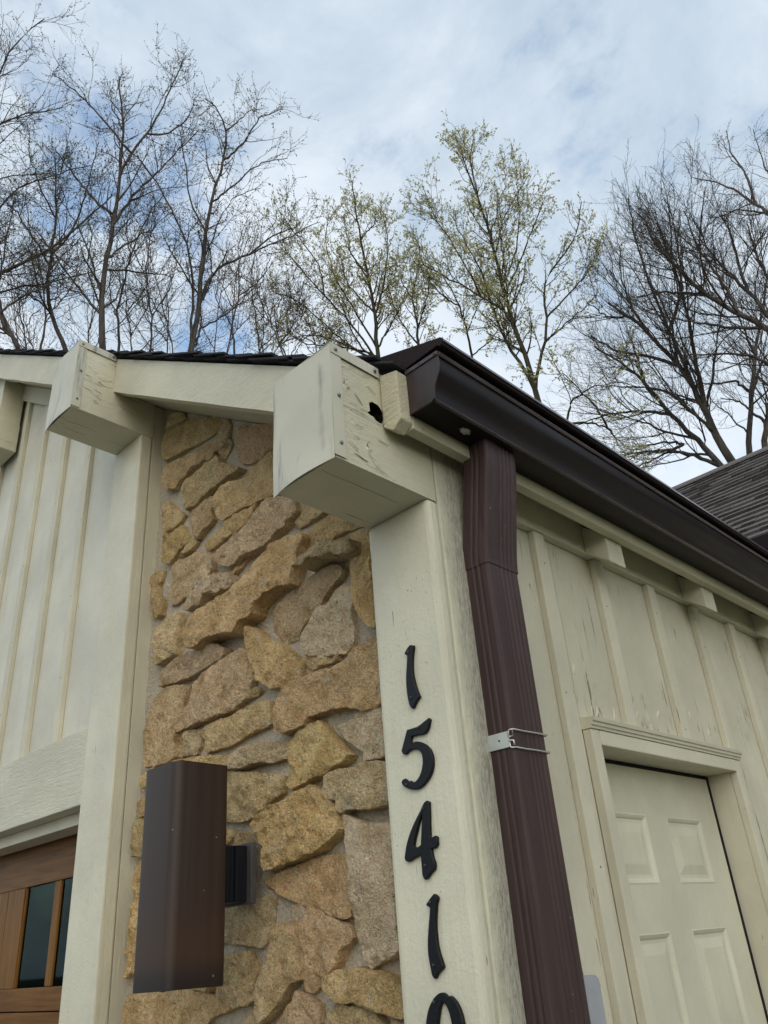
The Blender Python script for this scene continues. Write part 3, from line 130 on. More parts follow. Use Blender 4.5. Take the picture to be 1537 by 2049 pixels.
TREES = [('left_edge','arch',[-0.982,0.187],[(95,[(-1129,112,1010),(-1129,111,1178),(-1122,146,1242),(-1110,210,1297),(-1099,265,1372),(-1088,323,1472),(-1081,359,1568),(-1075,393,1638)]),(60,[(-1129,111,1178),(-1128,116,1425),(-1126,128,1629),(-1123,143,1776),(-1114,186,1852)]),(55,[(-1128,116,1425),(-1126,128,1571),(-1120,155,1691),(-1112,200,1779),(-1098,272,1861)]),(50,[(-1129,111,1178),(-1124,135,1410),(-1118,166,1615),(-1108,221,1696),(-1097,278,1756)]),(45,[(-1122,146,1242),(-1117,174,1433),(-1109,212,1541),(-1097,277,1628),(-1085,340,1702)]),(50,[(-1129,112,1010),(-1121,152,1153),(-1109,215,1264),(-1100,261,1299),(-1089,318,1344),(-1076,387,1417)])]),('leaner','bud',[-0.951,0.308],[(75,[(-1040,254,1078),(-1042,247,1084),(-1048,228,1117),(-1055,209,1152),(-1065,178,1220),(-1076,142,1312)]),(40,[(-1048,228,1117),(-1059,196,1192),(-1060,194,1323),(-1060,193,1453),(-1061,190,1563)]),(35,[(-1055,209,1152),(-1047,232,1206),(-1036,266,1255),(-1024,305,1346)])]),('left_second','bud',[-0.931,0.364],[(80,[(-1110,354,1175),(-1112,351,1184),(-1117,337,1221),(-1125,316,1260),(-1129,306,1324),(-1131,301,1384),(-1130,302,1435),(-1132,298,1527),(-1136,289,1631),(-1141,276,1716)]),(40,[(-1131,301,1384),(-1147,261,1454),(-1160,228,1512),(-1171,199,1535),(-1181,173,1545)]),(40,[(-1130,302,1435),(-1121,328,1481),(-1115,343,1560),(-1111,354,1705)]),(30,[(-1125,316,1260),(-1140,278,1302),(-1154,243,1328),(-1171,198,1363)]),(30,[(-1132,298,1527),(-1146,262,1600),(-1157,234,1680),(-1162,223,1765)])]),('tall','bud',[-0.913,0.408],[(110,[(-995,370,1111),(-996,367,1119),(-1001,358,1179),(-1002,355,1268),(-1001,358,1364),(-998,364,1463),(-998,364,1565),(-1000,360,1651),(-1000,360,1735),(-1005,348,1815),(-1012,332,1884),(-1009,338,1908)]),(55,[(-998,364,1463),(-985,392,1551),(-967,432,1620),(-952,466,1698),(-938,498,1764)]),(50,[(-998,364,1565),(-993,375,1627),(-981,401,1700),(-972,421,1763),(-962,443,1880),(-954,461,1966)]),(50,[(-998,364,1463),(-1011,334,1487),(-1027,299,1558),(-1041,267,1631),(-1054,237,1718)]),(45,[(-1000,360,1651),(-1013,330,1712),(-1031,291,1788),(-1050,247,1847),(-1062,220,1872)]),(45,[(-1000,358,1191),(-1014,328,1240),(-1028,296,1302),(-1043,263,1371),(-1056,233,1426)]),(35,[(-1002,355,1268),(-1013,331,1330),(-1022,311,1375),(-1042,265,1425)]),(35,[(-981,401,1700),(-965,436,1723),(-949,473,1778),(-942,489,1867)]),(30,[(-1000,360,1735),(-1012,333,1790),(-1016,323,1852)]),(30,[(-1001,358,1364),(-986,391,1416),(-971,423,1455),(-953,464,1542)])]),('thin','bud',[-0.904,0.429],[(50,[(-1165,480,1276),(-1166,478,1286),(-1166,476,1348),(-1173,462,1379),(-1167,474,1453),(-1165,479,1548),(-1160,491,1630),(-1150,511,1718),(-1137,538,1796)]),(25,[(-1173,462,1379),(-1181,446,1449),(-1180,448,1539)]),(25,[(-1165,479,1548),(-1171,465,1637),(-1169,471,1738)])]),('fork','bud',[-0.854,0.52],[(105,[(-969,527,1177),(-969,528,1187),(-965,533,1255),(-961,540,1321),(-962,539,1430),(-959,543,1521),(-953,552,1632),(-941,573,1738),(-937,580,1828),(-945,566,1905),(-952,556,1962),(-966,532,1963)]),(65,[(-961,540,1321),(-953,554,1392),(-946,564,1428),(-924,600,1472),(-904,633,1510),(-881,672,1595),(-851,721,1646)]),(30,[(-904,633,1510),(-864,699,1544),(-831,754,1595)]),(45,[(-941,573,1738),(-917,612,1803),(-902,636,1880),(-872,686,1907)]),(55,[(-976,516,1176),(-976,516,1185),(-974,519,1240),(-971,523,1313),(-975,517,1397),(-996,483,1483),(-1014,452,1538),(-1038,414,1578)]),(50,[(-951,556,1182),(-952,555,1191),(-957,547,1269),(-961,540,1321)]),(35,[(-953,552,1632),(-929,593,1669),(-900,640,1714),(-871,689,1710)]),(35,[(-959,543,1521),(-978,513,1602),(-985,500,1694),(-993,488,1783)]),(30,[(-965,533,1255),(-946,565,1286),(-921,606,1333),(-895,649,1424)]),(30,[(-937,580,1828),(-924,600,1884),(-912,620,1933),(-899,642,1940)]),(30,[(-962,539,1430),(-944,568,1554),(-928,594,1622),(-900,640,1649)])]),('pale','thicket',[-0.884,0.468],[(50,[(-1401,677,1529),(-1403,674,1542),(-1403,674,1649),(-1416,649,1784),(-1414,652,1935),(-1411,658,2056)]),(30,[(-1403,674,1649),(-1385,708,1762),(-1376,725,1916)]),(30,[(-1416,649,1784),(-1436,611,1885),(-1453,578,1992)])]),('pale','thicket',[-0.943,0.332],[(50,[(-1504,443,1471),(-1504,442,1482),(-1504,443,1584),(-1511,422,1709),(-1526,379,1832),(-1535,354,1950)]),(30,[(-1504,443,1584),(-1489,485,1698),(-1483,503,1811)]),(30,[(-1511,422,1709),(-1535,356,1752),(-1552,306,1801)])]),('pale','thicket',[-0.818,0.576],[(50,[(-1291,857,1555),(-1291,857,1568),(-1298,847,1660),(-1284,865,1751),(-1289,859,1862),(-1270,886,1984)]),(30,[(-1298,847,1660),(-1323,811,1745),(-1317,819,1857)]),(30,[(-1284,865,1751),(-1253,910,1812),(-1233,939,1911)])]),('sapling','thicket',[-0.953,0.303],[(34,[(-1524,395,1329),(-1526,388,1385),(-1524,393,1447),(-1524,394,1510),(-1528,381,1569),(-1532,368,1630),(-1531,371,1700)]),(20,[(-1526,388,1385),(-1522,401,1451),(-1501,466,1520)]),(20,[(-1524,393,1447),(-1513,427,1524),(-1514,425,1568)]),(20,[(-1524,394,1510),(-1534,362,1555),(-1551,308,1615)]),(20,[(-1528,381,1569),(-1525,390,1624),(-1515,422,1762)])]),('sapling','thicket',[-0.944,0.329],[(34,[(-1372,391,1240),(-1377,377,1304),(-1379,372,1371),(-1385,355,1437),(-1390,339,1506),(-1398,317,1574),(-1406,293,1643)]),(20,[(-1377,377,1304),(-1368,404,1355),(-1371,394,1409)]),(20,[(-1379,372,1371),(-1395,326,1417),(-1405,298,1467)]),(20,[(-1385,355,1437),(-1395,327,1487),(-1401,309,1568)]),(20,[(-1390,339,1506),(-1378,374,1584),(-1385,355,1661)])]),('sapling','thicket',[-0.933,0.36],[(34,[(-1593,530,1432),(-1606,496,1481),(-1615,473,1534),(-1620,459,1591),(-1629,437,1646),(-1634,424,1706),(-1642,404,1764)]),(20,[(-1606,496,1481),(-1598,518,1552),(-1580,563,1656)]),(20,[(-1615,473,1534),(-1626,443,1573),(-1643,400,1636)]),(20,[(-1620,459,1591),(-1641,406,1650),(-1644,398,1754)]),(20,[(-1629,437,1646),(-1625,448,1698),(-1604,502,1807)])]),('sapling','thicket',[-0.92,0.391],[(34,[(-1349,494,1276),(-1347,499,1337),(-1348,497,1399),(-1353,485,1459),(-1349,496,1529),(-1353,484,1594),(-1356,478,1662)]),(20,[(-1347,499,1337),(-1367,453,1389),(-1380,421,1404)]),(20,[(-1348,497,1399),(-1340,515,1471),(-1313,580,1538)]),(20,[(-1353,485,1459),(-1348,497,1530),(-1335,529,1572)]),(20,[(-1349,496,1529),(-1342,511,1595),(-1328,544,1709)])]),('sapling','thicket',[-0.893,0.45],[(34,[(-1164,515,1180),(-1169,506,1237),(-1167,510,1298),(-1169,504,1359),(-1177,490,1420),(-1178,488,1487),(-1184,475,1552)]),(20,[(-1169,506,1237),(-1161,522,1287),(-1135,572,1410)]),(20,[(-1167,510,1298),(-1152,539,1350),(-1135,572,1434)]),(20,[(-1169,504,1359),(-1155,533,1434),(-1160,524,1512)]),(20,[(-1177,490,1420),(-1159,526,1479),(-1160,523,1569)])]),('sapling','thicket',[-0.869,0.495],[(34,[(-1129,577,1189),(-1127,580,1242),(-1133,570,1294),(-1133,570,1349),(-1133,570,1405),(-1135,568,1464),(-1140,559,1522)]),(20,[(-1127,580,1242),(-1120,592,1291),(-1084,656,1338)]),(20,[(-1133,570,1294),(-1151,539,1329),(-1183,483,1429)]),(20,[(-1133,570,1349),(-1157,528,1387),(-1173,500,1443)]),(20,[(-1133,570,1405),(-1147,546,1439),(-1162,520,1520)])]),('sapling','thicket',[-0.863,0.505],[(34,[(-1401,756,1428),(-1407,744,1525),(-1410,740,1627),(-1424,717,1731),(-1435,697,1839),(-1452,668,1950),(-1465,646,2068)]),(20,[(-1407,744,1525),(-1434,699,1575),(-1435,697,1661)]),(20,[(-1410,740,1627),(-1422,719,1684),(-1450,671,1796)]),(20,[(-1424,717,1731),(-1412,736,1808),(-1373,803,1938)]),(20,[(-1435,697,1839),(-1422,719,1912),(-1380,791,2039)])]),('sapling','thicket',[-0.839,0.543],[(34,[(-1463,890,1526),(-1455,902,1620),(-1456,901,1717),(-1452,907,1818),(-1448,912,1924),(-1440,926,2036),(-1442,923,2150)]),(20,[(-1455,902,1620),(-1483,860,1673),(-1492,845,1748)]),(20,[(-1456,901,1717),(-1480,864,1794),(-1494,841,1884)]),(20,[(-1452,907,1818),(-1429,942,1885),(-1388,1005,2065)]),(20,[(-1448,912,1924),(-1419,958,1999),(-1400,987,2101)])]),('sapling','thicket',[-0.827,0.562],[(34,[(-1223,776,1336),(-1225,775,1428),(-1215,789,1526),(-1210,795,1628),(-1211,794,1735),(-1201,810,1849),(-1193,821,1968)]),(20,[(-1225,775,1428),(-1196,816,1483),(-1190,825,1531)]),(20,[(-1215,789,1526),(-1203,807,1572),(-1163,865,1656)]),(20,[(-1210,795,1628),(-1228,770,1690),(-1257,726,1760)]),(20,[(-1211,794,1735),(-1229,768,1817),(-1276,698,1881)])]),('sapling','thicket',[-0.802,0.598],[(34,[(-1232,871,1386),(-1226,879,1461),(-1222,885,1539),(-1213,897,1620),(-1217,892,1703),(-1226,879,1789),(-1227,877,1879)]),(20,[(-1226,879,1461),(-1202,911,1514),(-1186,933,1637)]),(20,[(-1222,885,1539),(-1197,918,1583),(-1183,938,1723)]),(20,[(-1213,897,1620),(-1191,926,1690),(-1173,950,1806)]),(20,[(-1217,892,1703),(-1230,873,1790),(-1279,809,1905)])]),('sapling','thicket',[-0.786,0.618],[(34,[(-1079,805,1267),(-1087,795,1337),(-1096,783,1408),(-1095,784,1483),(-1105,772,1561),(-1106,770,1641),(-1096,782,1726)]),(20,[(-1087,795,1337),(-1066,820,1406),(-1032,864,1500)]),(20,[(-1096,783,1408),(-1072,813,1467),(-1045,848,1580)]),(20,[(-1095,784,1483),(-1064,823,1554),(-1031,866,1586)]),(20,[(-1105,772,1561),(-1093,786,1613),(-1082,801,1719)])]),('sapling','thicket',[-0.767,0.642],[(34,[(-1036,828,1253),(-1043,819,1307),(-1039,824,1362),(-1051,810,1418),(-1060,799,1477),(-1069,788,1536),(-1076,779,1598)]),(20,[(-1043,819,1307),(-1069,788,1348),(-1081,773,1437)]),(20,[(-1039,824,1362),(-1021,846,1434),(-982,892,1517)]),(20,[(-1051,810,1418),(-1027,838,1465),(-1011,857,1586)]),(20,[(-1060,799,1477),(-1076,779,1542),(-1094,759,1649)])]),('sapling','thicket',[-0.752,0.659],[(34,[(-1053,887,1291),(-1063,876,1347),(-1077,860,1404),(-1089,847,1463),(-1096,838,1523),(-1098,836,1585),(-1105,828,1648)]),(20,[(-1063,876,1347),(-1033,910,1401),(-1006,941,1456)]),(20,[(-1077,860,1404),(-1054,886,1473),(-1008,939,1509)]),(20,[(-1089,847,1463),(-1058,882,1512),(-1047,894,1567)]),(20,[(-1096,838,1523),(-1129,801,1568),(-1154,773,1631)])]),('sapling','thicket',[-0.732,0.681],[(34,[(-981,884,1248),(-986,878,1301),(-983,882,1353),(-994,871,1409),(-999,865,1465),(-1005,858,1523),(-1024,838,1584)]),(20,[(-986,878,1301),(-952,915,1344),(-931,938,1467)]),(20,[(-983,882,1353),(-1010,853,1426),(-1031,831,1508)]),(20,[(-994,871,1409),(-1027,835,1465),(-1041,819,1554)]),(20,[(-999,865,1465),(-1017,845,1543),(-1053,806,1615)])]),('olive','leaf',[-0.671,0.741],[(95,[(-907,991,1364),(-907,990,1388),(-904,993,1501),(-911,986,1632),(-920,978,1753),(-925,974,1873),(-927,973,1973)]),(50,[(-904,993,1501),(-881,1013,1620),(-870,1024,1739),(-868,1026,1867)]),(50,[(-921,978,1374),(-952,949,1470),(-995,911,1556),(-1039,871,1646),(-1071,842,1720)]),(45,[(-915,983,1403),(-949,952,1549),(-977,927,1670),(-992,913,1814),(-979,925,1924)]),(45,[(-906,991,1416),(-869,1025,1520),(-845,1047,1614),(-831,1059,1680)]),(40,[(-930,969,1367),(-989,916,1429),(-1033,876,1451),(-1073,840,1520)]),(40,[(-911,986,1632),(-941,959,1751),(-947,954,1862),(-953,948,1949)]),(35,[(-920,978,1753),(-888,1007,1852),(-889,1007,1947),(-897,1000,1988)]),(35,[(-995,911,1556),(-1001,905,1657),(-1037,873,1749),(-1075,838,1792)]),(50,[(-916,982,1257),(-940,961,1347),(-972,931,1411),(-1024,884,1465),(-1078,836,1443)]),(45,[(-916,982,1257),(-964,938,1380),(-1005,901,1494),(-1049,862,1581),(-1084,830,1603)]),(50,[(-913,985,1271),(-870,1024,1351),(-831,1060,1420),(-807,1081,1478)]),(40,[(-904,993,1501),(-930,969,1562),(-955,947,1632),(-961,941,1737)]),(45,[(-916,982,1257),(-943,958,1377),(-960,942,1502),(-975,929,1602)])]),('olive','leaf',[-0.621,0.784],[(70,[(-865,1091,1406),(-861,1095,1507),(-863,1093,1607),(-850,1103,1689)]),(40,[(-861,1095,1507),(-835,1115,1583),(-823,1125,1648)]),(40,[(-862,1094,1444),(-894,1068,1514),(-909,1057,1600)]),(30,[(-863,1093,1607),(-880,1080,1662),(-881,1078,1715)])]),('tallolive','leaf',[-0.483,0.875],[(110,[(-578,1103,1090),(-577,1104,1117),(-580,1102,1187),(-591,1096,1277),(-598,1092,1371),(-603,1090,1452),(-604,1089,1555),(-611,1085,1673),(-618,1081,1798),(-638,1070,1919),(-637,1071,1986)]),(65,[(-574,1106,1164),(-543,1122,1274),(-527,1131,1317),(-532,1129,1403),(-511,1140,1447),(-474,1161,1487),(-441,1179,1524),(-419,1191,1625)]),(70,[(-597,1093,1127),(-599,1091,1149),(-611,1085,1237),(-634,1072,1348),(-640,1069,1467),(-644,1067,1609),(-670,1052,1769),(-695,1039,1947)]),(45,[(-598,1092,1371),(-592,1096,1539),(-588,1098,1652),(-582,1101,1777),(-550,1119,1831)]),(45,[(-588,1097,1447),(-538,1125,1565),(-490,1152,1691),(-479,1158,1717)]),(40,[(-634,1072,1348),(-668,1054,1441),(-720,1025,1539),(-766,1000,1622),(-765,1000,1741)]),(35,[(-640,1069,1467),(-673,1051,1584),(-715,1027,1702),(-729,1020,1796)]),(35,[(-527,1131,1317),(-482,1156,1371),(-436,1182,1426),(-404,1199,1504)]),(35,[(-603,1090,1452),(-567,1109,1525),(-541,1123,1643),(-527,1131,1791)]),(30,[(-543,1122,1274),(-502,1145,1307),(-458,1169,1348),(-434,1183,1381)]),(30,[(-604,1089,1555),(-571,1107,1656),(-504,1144,1763)]),(30,[(-618,1081,1798),(-621,1080,1873),(-597,1093,1937)])]),('mid','leaf',[-0.557,0.831],[(60,[(-790,1208,1381),(-791,1208,1422),(-792,1207,1508),(-799,1202,1594),(-818,1189,1675),(-839,1175,1765)]),(35,[(-792,1207,1508),(-758,1229,1581),(-733,1246,1659)]),(35,[(-799,1202,1594),(-838,1175,1640),(-866,1157,1701)]),(30,[(-791,1208,1422),(-745,1238,1463),(-712,1260,1518)])]),('low','leaf',[-0.456,0.89],[(45,[(-496,1034,985),(-464,1050,980),(-434,1065,965),(-418,1074,927)]),(40,[(-500,1031,1009),(-478,1043,1047),(-443,1061,1059),(-402,1082,1056)]),(40,[(-447,1058,937),(-446,1059,991),(-462,1051,1042),(-482,1041,1072)])]),('fan','bare',[-0.278,0.961],[(150,[(-284,1224,847),(-290,1223,883),(-302,1219,940),(-304,1219,991),(-311,1217,1046),(-326,1212,1123),(-361,1202,1209),(-380,1197,1266),(-417,1186,1328)]),(85,[(-304,1219,991),(-293,1222,1085),(-284,1224,1179),(-280,1226,1255),(-283,1225,1366)]),(70,[(-311,1217,1046),(-321,1214,1159),(-332,1211,1282),(-332,1211,1395),(-321,1214,1507)]),(60,[(-284,1224,1179),(-258,1232,1270),(-257,1232,1394),(-254,1233,1495)]),(70,[(-326,1212,1123),(-375,1198,1173),(-426,1183,1211),(-472,1170,1288)]),(60,[(-302,1219,940),(-333,1210,1031),(-364,1201,1093),(-413,1187,1128),(-483,1167,1173)]),(55,[(-361,1202,1209),(-382,1196,1324),(-383,1196,1424),(-371,1199,1523)]),(55,[(-304,1219,991),(-275,1227,1052),(-248,1235,1124),(-199,1249,1212)]),(50,[(-326,1212,1123),(-316,1215,1221),(-321,1214,1332),(-340,1208,1429)]),(45,[(-380,1197,1266),(-423,1184,1276),(-455,1175,1321)])]),('grey','bare',[-0.292,0.957],[(120,[(-328,1316,902),(-338,1313,932),(-360,1306,992),(-394,1296,1065),(-426,1286,1159),(-450,1279,1217),(-502,1263,1285)]),(65,[(-394,1296,1065),(-431,1284,1094),(-471,1272,1117),(-530,1254,1138),(-582,1238,1143)]),(75,[(-355,1308,918),(-392,1296,962),(-444,1280,993),(-486,1268,997),(-528,1255,981)]),(60,[(-433,1284,952),(-389,1297,976),(-419,1288,1017),(-461,1275,1046),(-510,1260,1047)]),(60,[(-426,1286,1159),(-427,1286,1253),(-430,1285,1339)]),(50,[(-360,1306,992),(-416,1289,1029),(-465,1274,1073),(-528,1255,1111)]),(45,[(-350,1309,956),(-415,1289,992),(-475,1271,979),(-511,1260,945)])]),('edge','bare',[-0.181,0.983],[(150,[(-148,1103,782),(-127,1107,905),(-113,1110,979)]),(95,[(-113,1110,979),(-138,1105,1016),(-169,1100,1059),(-204,1093,1115),(-231,1088,1174),(-253,1084,1256),(-263,1082,1320)]),(80,[(-115,1110,959),(-126,1107,1048),(-145,1104,1121),(-164,1100,1191),(-179,1098,1241),(-185,1097,1332)]),(75,[(-113,1110,979),(-106,1111,1083),(-112,1110,1180),(-106,1111,1262)]),(60,[(-169,1100,1059),(-178,1098,1151),(-192,1095,1233),(-196,1095,1326)]),(60,[(-204,1093,1115),(-231,1088,1148),(-275,1080,1187),(-319,1072,1201)]),(55,[(-138,1105,1016),(-190,1096,1043),(-231,1088,1078),(-282,1079,1119)]),(60,[(-127,1107,905),(-163,1101,964),(-212,1092,990),(-258,1083,1003)]),(50,[(-145,1104,1121),(-140,1105,1198),(-135,1106,1283)])]),('trunk','bare',[-0.258,0.966],[(120,[(-318,1423,955),(-312,1424,984),(-272,1435,1122),(-239,1444,1218),(-193,1456,1334),(-155,1466,1430)]),(60,[(-272,1435,1122),(-292,1429,1163),(-330,1419,1170),(-365,1410,1197)]),(60,[(-279,1433,1105),(-243,1443,1166),(-193,1456,1209)]),(50,[(-239,1444,1218),(-246,1442,1305),(-247,1441,1378)])]),('trunk','bare',[-0.239,0.971],[(130,[(-278,1381,937),(-269,1383,967),(-242,1390,1039),(-201,1400,1145)]),(60,[(-255,1387,1009),(-267,1384,1038),(-284,1380,1083),(-315,1372,1110)])]),('palehigh','palebare',[-0.143,0.99],[(140,[(-203,1754,1212),(-173,1758,1345),(-137,1763,1617),(-160,1760,1807)]),(90,[(-149,1762,1742),(-160,1760,1807),(-179,1757,1856),(-209,1753,1941),(-245,1748,2011),(-299,1740,2078)]),(70,[(-179,1757,1856),(-171,1759,1992),(-188,1756,2092),(-175,1758,2208)]),(60,[(-137,1763,1617),(-124,1765,1788),(-124,1765,1964),(-116,1767,2039)]),(50,[(-160,1760,1807),(-219,1752,1859),(-273,1744,1860),(-336,1735,1828)]),(50,[(-124,1765,1788),(-166,1759,1726),(-213,1753,1741)])])]
CRACKS = [('b1',0,14,[(0,-2242,26094),(0,-2093,26107),(0,-1865,26132),(0,-1739,26122),(0,-1613,26107),(0,-1407,26085),(0,-1277,26074)]),('b1',0,14,[(0,-2229,26272),(0,-2079,26291),(0,-1980,26269),(0,-1828,26272),(0,-1726,26280)]),('b1',0,14,[(0,-2235,25846),(0,-2191,25779),(0,-2084,25739),(0,-1997,25745),(0,-1872,25755)]),('b1',0,12,[(0,-2282,25536),(0,-2189,25480),(0,-2046,25444),(0,-2009,25438)]),('b1',0,16,[(0,-1703,25523),(0,-1789,25401),(0,-1799,25291),(0,-1728,25245),(0,-1647,25310)]),('b1',0,14,[(0,-2343,26849),(0,-2397,26676),(0,-2335,26585),(0,-2222,26663),(0,-2297,26750)]),('b1',0,12,[(0,-2446,26102),(0,-2179,26154),(0,-1912,26132),(0,-1693,26134),(0,-1414,26137),(0,-1220,26101)]),('b1',0,10,[(0,-2200,25861),(0,-2129,25752),(0,-1996,25764),(0,-1896,25797)]),('b1',0,12,[(0,-2402,25587),(0,-2306,25491),(0,-2101,25441),(0,-1995,25439)]),('b1',0,8,[(0,-1858,24860),(0,-1537,24872),(0,-1212,24836),(0,-994,24780)]),('b1',0,6,[(0,-2430,27152),(0,-2099,27247),(0,-1766,27238),(0,-1356,27340)]),('b1',2,9,[(-554,-2637,24720),(-573,-2370,24720),(-569,-2067,24720),(-569,-1700,24720),(-572,-1264,24720),(-558,-831,24720),(-574,-341,24720)]),('b2',0,18,[(-13200,-2296,35370),(-13200,-2191,35308),(-13200,-2086,35245),(-13200,-1916,35195),(-13200,-1867,35045),(-13200,-1730,34997),(-13200,-1467,35049),(-13200,-1341,35150)]),('b2',0,10,[(-13200,-2551,34742),(-13200,-2228,34731),(-13200,-2000,34729),(-13200,-1739,34761),(-13200,-1309,34816)]),('b2',0,14,[(-13200,-1984,34263),(-13200,-1883,34235),(-13200,-1788,34262)]),('b2',0,12,[(-13200,-1806,34121),(-13200,-1705,34093)]),('b2',0,12,[(-13200,-1977,33891),(-13200,-1850,33913),(-13200,-1774,33967)]),('b2',0,10,[(-13200,-2472,35787),(-13200,-2413,35700),(-13200,-2373,35780)]),('b2',0,22,[(-13200,-1054,34245),(-13200,-977,34147),(-13200,-873,34119),(-13200,-671,34153),(-13200,-569,34169)]),('b2',2,12,[(-14144,-2528,33390),(-14080,-2115,33390),(-14077,-1729,33390),(-14099,-1323,33390)]),('b2',2,12,[(-14359,-2502,33390),(-14359,-2375,33390)]),('b2',2,12,[(-14547,-2395,33390),(-14554,-1974,33390),(-14587,-1533,33390)]),('b2',2,12,[(-14061,-2756,33390),(-14011,-2530,33390)])]

# ------------------------------------------------------------------ materials
def new_mat(name):
    mt = bpy.data.materials.new(name)
    mt.use_nodes = True
    mt.node_tree.nodes.clear()
    gg = G(mt.node_tree)
    out = gg.n('ShaderNodeOutputMaterial')
    return mt, gg, out


def finish(gg, out, color, rough=.6, normal=None, spec=.3, metal=0., coat=0.):
    p = gg.n('ShaderNodeBsdfPrincipled')
    gg.s(p.inputs['Base Color'], color)
    gg.s(p.inputs['Roughness'], rough)
    gg.s(p.inputs['Metallic'], metal)
    gg.s(p.inputs['Specular IOR Level'], spec)
    if coat: gg.s(p.inputs['Coat Weight'], coat)
    if normal is not None: gg.s(p.inputs['Normal'], normal)
    gg.nt.links.new(p.outputs[0], out.inputs[0])
    return p


def obj_vec(gg):
    t = gg.n('ShaderNodeTexCoord')
    oi = gg.n('ShaderNodeObjectInfo')
    off = gg.n('ShaderNodeCombineXYZ', ins={0: gg.math('MULTIPLY', oi.outputs['Random'], 17.3), 1: gg.math('MULTIPLY', oi.outputs['Random'], 41.7), 2: gg.math('MULTIPLY', oi.outputs['Random'], 29.1)})
    return t.outputs['Object'], gg.vmath('ADD', t.outputs['Object'], off.outputs[0]), oi


def paint(name, base, grain='z', crack=.5, rough=.5, relief=1.0, swirl=0.0, grime=False, speck=.5, streak=0.):
    """old oil paint on rough sawn timber: brush and grain relief, hairline checks, dirt specks"""
    base = (base[0] * .965, base[1] * .95, base[2] * .89)
    mt, gg, out = new_mat(name)
    raw, v, oi = obj_vec(gg)
    st = {'x': (.07, 1, 1), 'y': (1, .07, 1), 'z': (1, 1, .07)}[grain]
    st2 = {'x': (.16, 1, 1), 'y': (1, .16, 1), 'z': (1, 1, .16)}[grain]
    vs = gg.scale(v, st); vs2 = gg.scale(v, st2)
    fine = gg.noise(vs, 130, 5, .6, swirl)
    mid = gg.noise(v, 42, 5, .6, .4 + swirl)
    lump = gg.noise(v, 150, 4, .6)
    tone = gg.noise(v, 2.6, 5, .6)
    tone2 = gg.noise(vs2, 16, 4, .6)
    col = gg.mix(gg.ramp(tone, .3, .72), [c * .86 for c in base], [min(c * 1.07, .95) for c in base])
    col = gg.mix(gg.ramp(tone2, .56, .8, 0, .45), col, (base[0] * .8, base[1] * .77, base[2] * .68))
    # long checks in the wood
    cn = gg.noise(gg.scale(v, {'x': (.035, 1, 1), 'y': (1, .035, 1), 'z': (1, 1, .035)}[grain]), 75, 3, .5, .25)
    gate = gg.ramp(gg.noise(v, 5.5, 3, .6), .66 - .2 * crack, .74 - .18 * crack)
    check = gg.math('MULTIPLY', gg.ramp(cn, .69 - .06 * crack, .73 - .06 * crack), gate)
    # short flaked ticks
    tick = gg.math('MULTIPLY', gg.ramp(gg.noise(vs2, 95, 2, .5, .3), .74 - .05 * crack, .77 - .05 * crack), gg.ramp(gg.noise(v, 7.5, 2, .5), .5, .62))
    sp = gg.math('MULTIPLY', gg.ramp(gg.noise(v, 210, 1, .4), .765 - .03 * speck, .79 - .03 * speck), gg.ramp(gg.noise(v, 9, 2, .5), .46, .6))
    dark = gg.math('MAXIMUM', gg.math('MULTIPLY', check, .8), gg.math('MULTIPLY', gg.math('MAXIMUM', tick, sp), .75), clamp=True)
    col = gg.mix(dark, col, (.12, .095, .065))
    if streak:
        sv = gg.scale(v, (1, 1, .05))
        sm = gg.math('MULTIPLY', gg.ramp(gg.noise(sv, 34, 4, .6), .55, .75), gg.ramp(gg.noise(v, 3.2, 3, .6), .45, .62))
        col = gg.mix(gg.math('MULTIPLY', sm, streak), col, (.2, .19, .16))
    if grime:
        # weathered bare grain beside the downspout
        sx = gg.n('ShaderNodeSeparateXYZ', ins={0: raw})
        wear = gg.ramp(gg.math('ADD', sx.outputs[1], gg.math('MULTIPLY', gg.math('SUBTRACT', gg.noise(gg.scale(v, (1, 1, .3)), 40, 6, .75), .5), .1)), .03, .098)
        col = gg.mix(gg.math('MULTIPLY', wear, .8), col, gg.mix(gg.ramp(gg.noise(gg.scale(v, (1, 1, .22)), 260, 4, .75), .36, .62), (.17, .16, .135), (.43, .41, .335)))
    h = gg.math('ADD', gg.math('MULTIPLY', fine, .8), gg.math('ADD', gg.math('MULTIPLY', mid, .55), gg.math('MULTIPLY', lump, .35)))
    h = gg.math('SUBTRACT', h, gg.math('MULTIPLY', dark, 1.3))
    finish(gg, out, col, gg.ramp(mid, .3, .7, rough - .08, rough + .12), gg.bump(h, .42 * relief, .006), spec=.32)
    return mt


CREAM = (.62, .594, .47)
CREAM_W = (.61, .585, .48)
M_POST = paint('cream_paint_post', (.66, .635, .52), 'z', .25, .45, .9, .6, speck=.4)
M_POST_SIDE = paint('cream_paint_post_side', CREAM, 'z', .25, .55, 1.2, 0, True)
M_BEAM = paint('cream_paint_beam', CREAM, 'y', .75, .5, 1.2, .3)
M_RAKE = paint('cream_paint_rake', (.62, .594, .478), 'x', .12, .45, 1.5, 1.3)
M_HEAD = paint('cream_paint_header', (.63, .605, .49), 'x', .2, .42, 1.7, 1.0)
M_SIDE = paint('cream_paint_siding', (.645, .63, .555), 'z', .1, .5, .7, .2, speck=.2)
M_SIDE_R = paint('cream_paint_weathered_siding', (.605, .58, .475), 'z', .75, .55, 1.0, .2, speck=.7)
M_BATT = paint('cream_paint_batten', (.61, .58, .47), 'z', .2, .5, .8, .2, speck=.4)
M_BATT_R = paint('cream_paint_weathered_batten', CREAM_W, 'z', .45, .52, 1.0, .2, speck=.7)
M_EAVE = paint('cream_paint_eave', (.54, .51, .39), 'y', .25, .5, .8, .2)
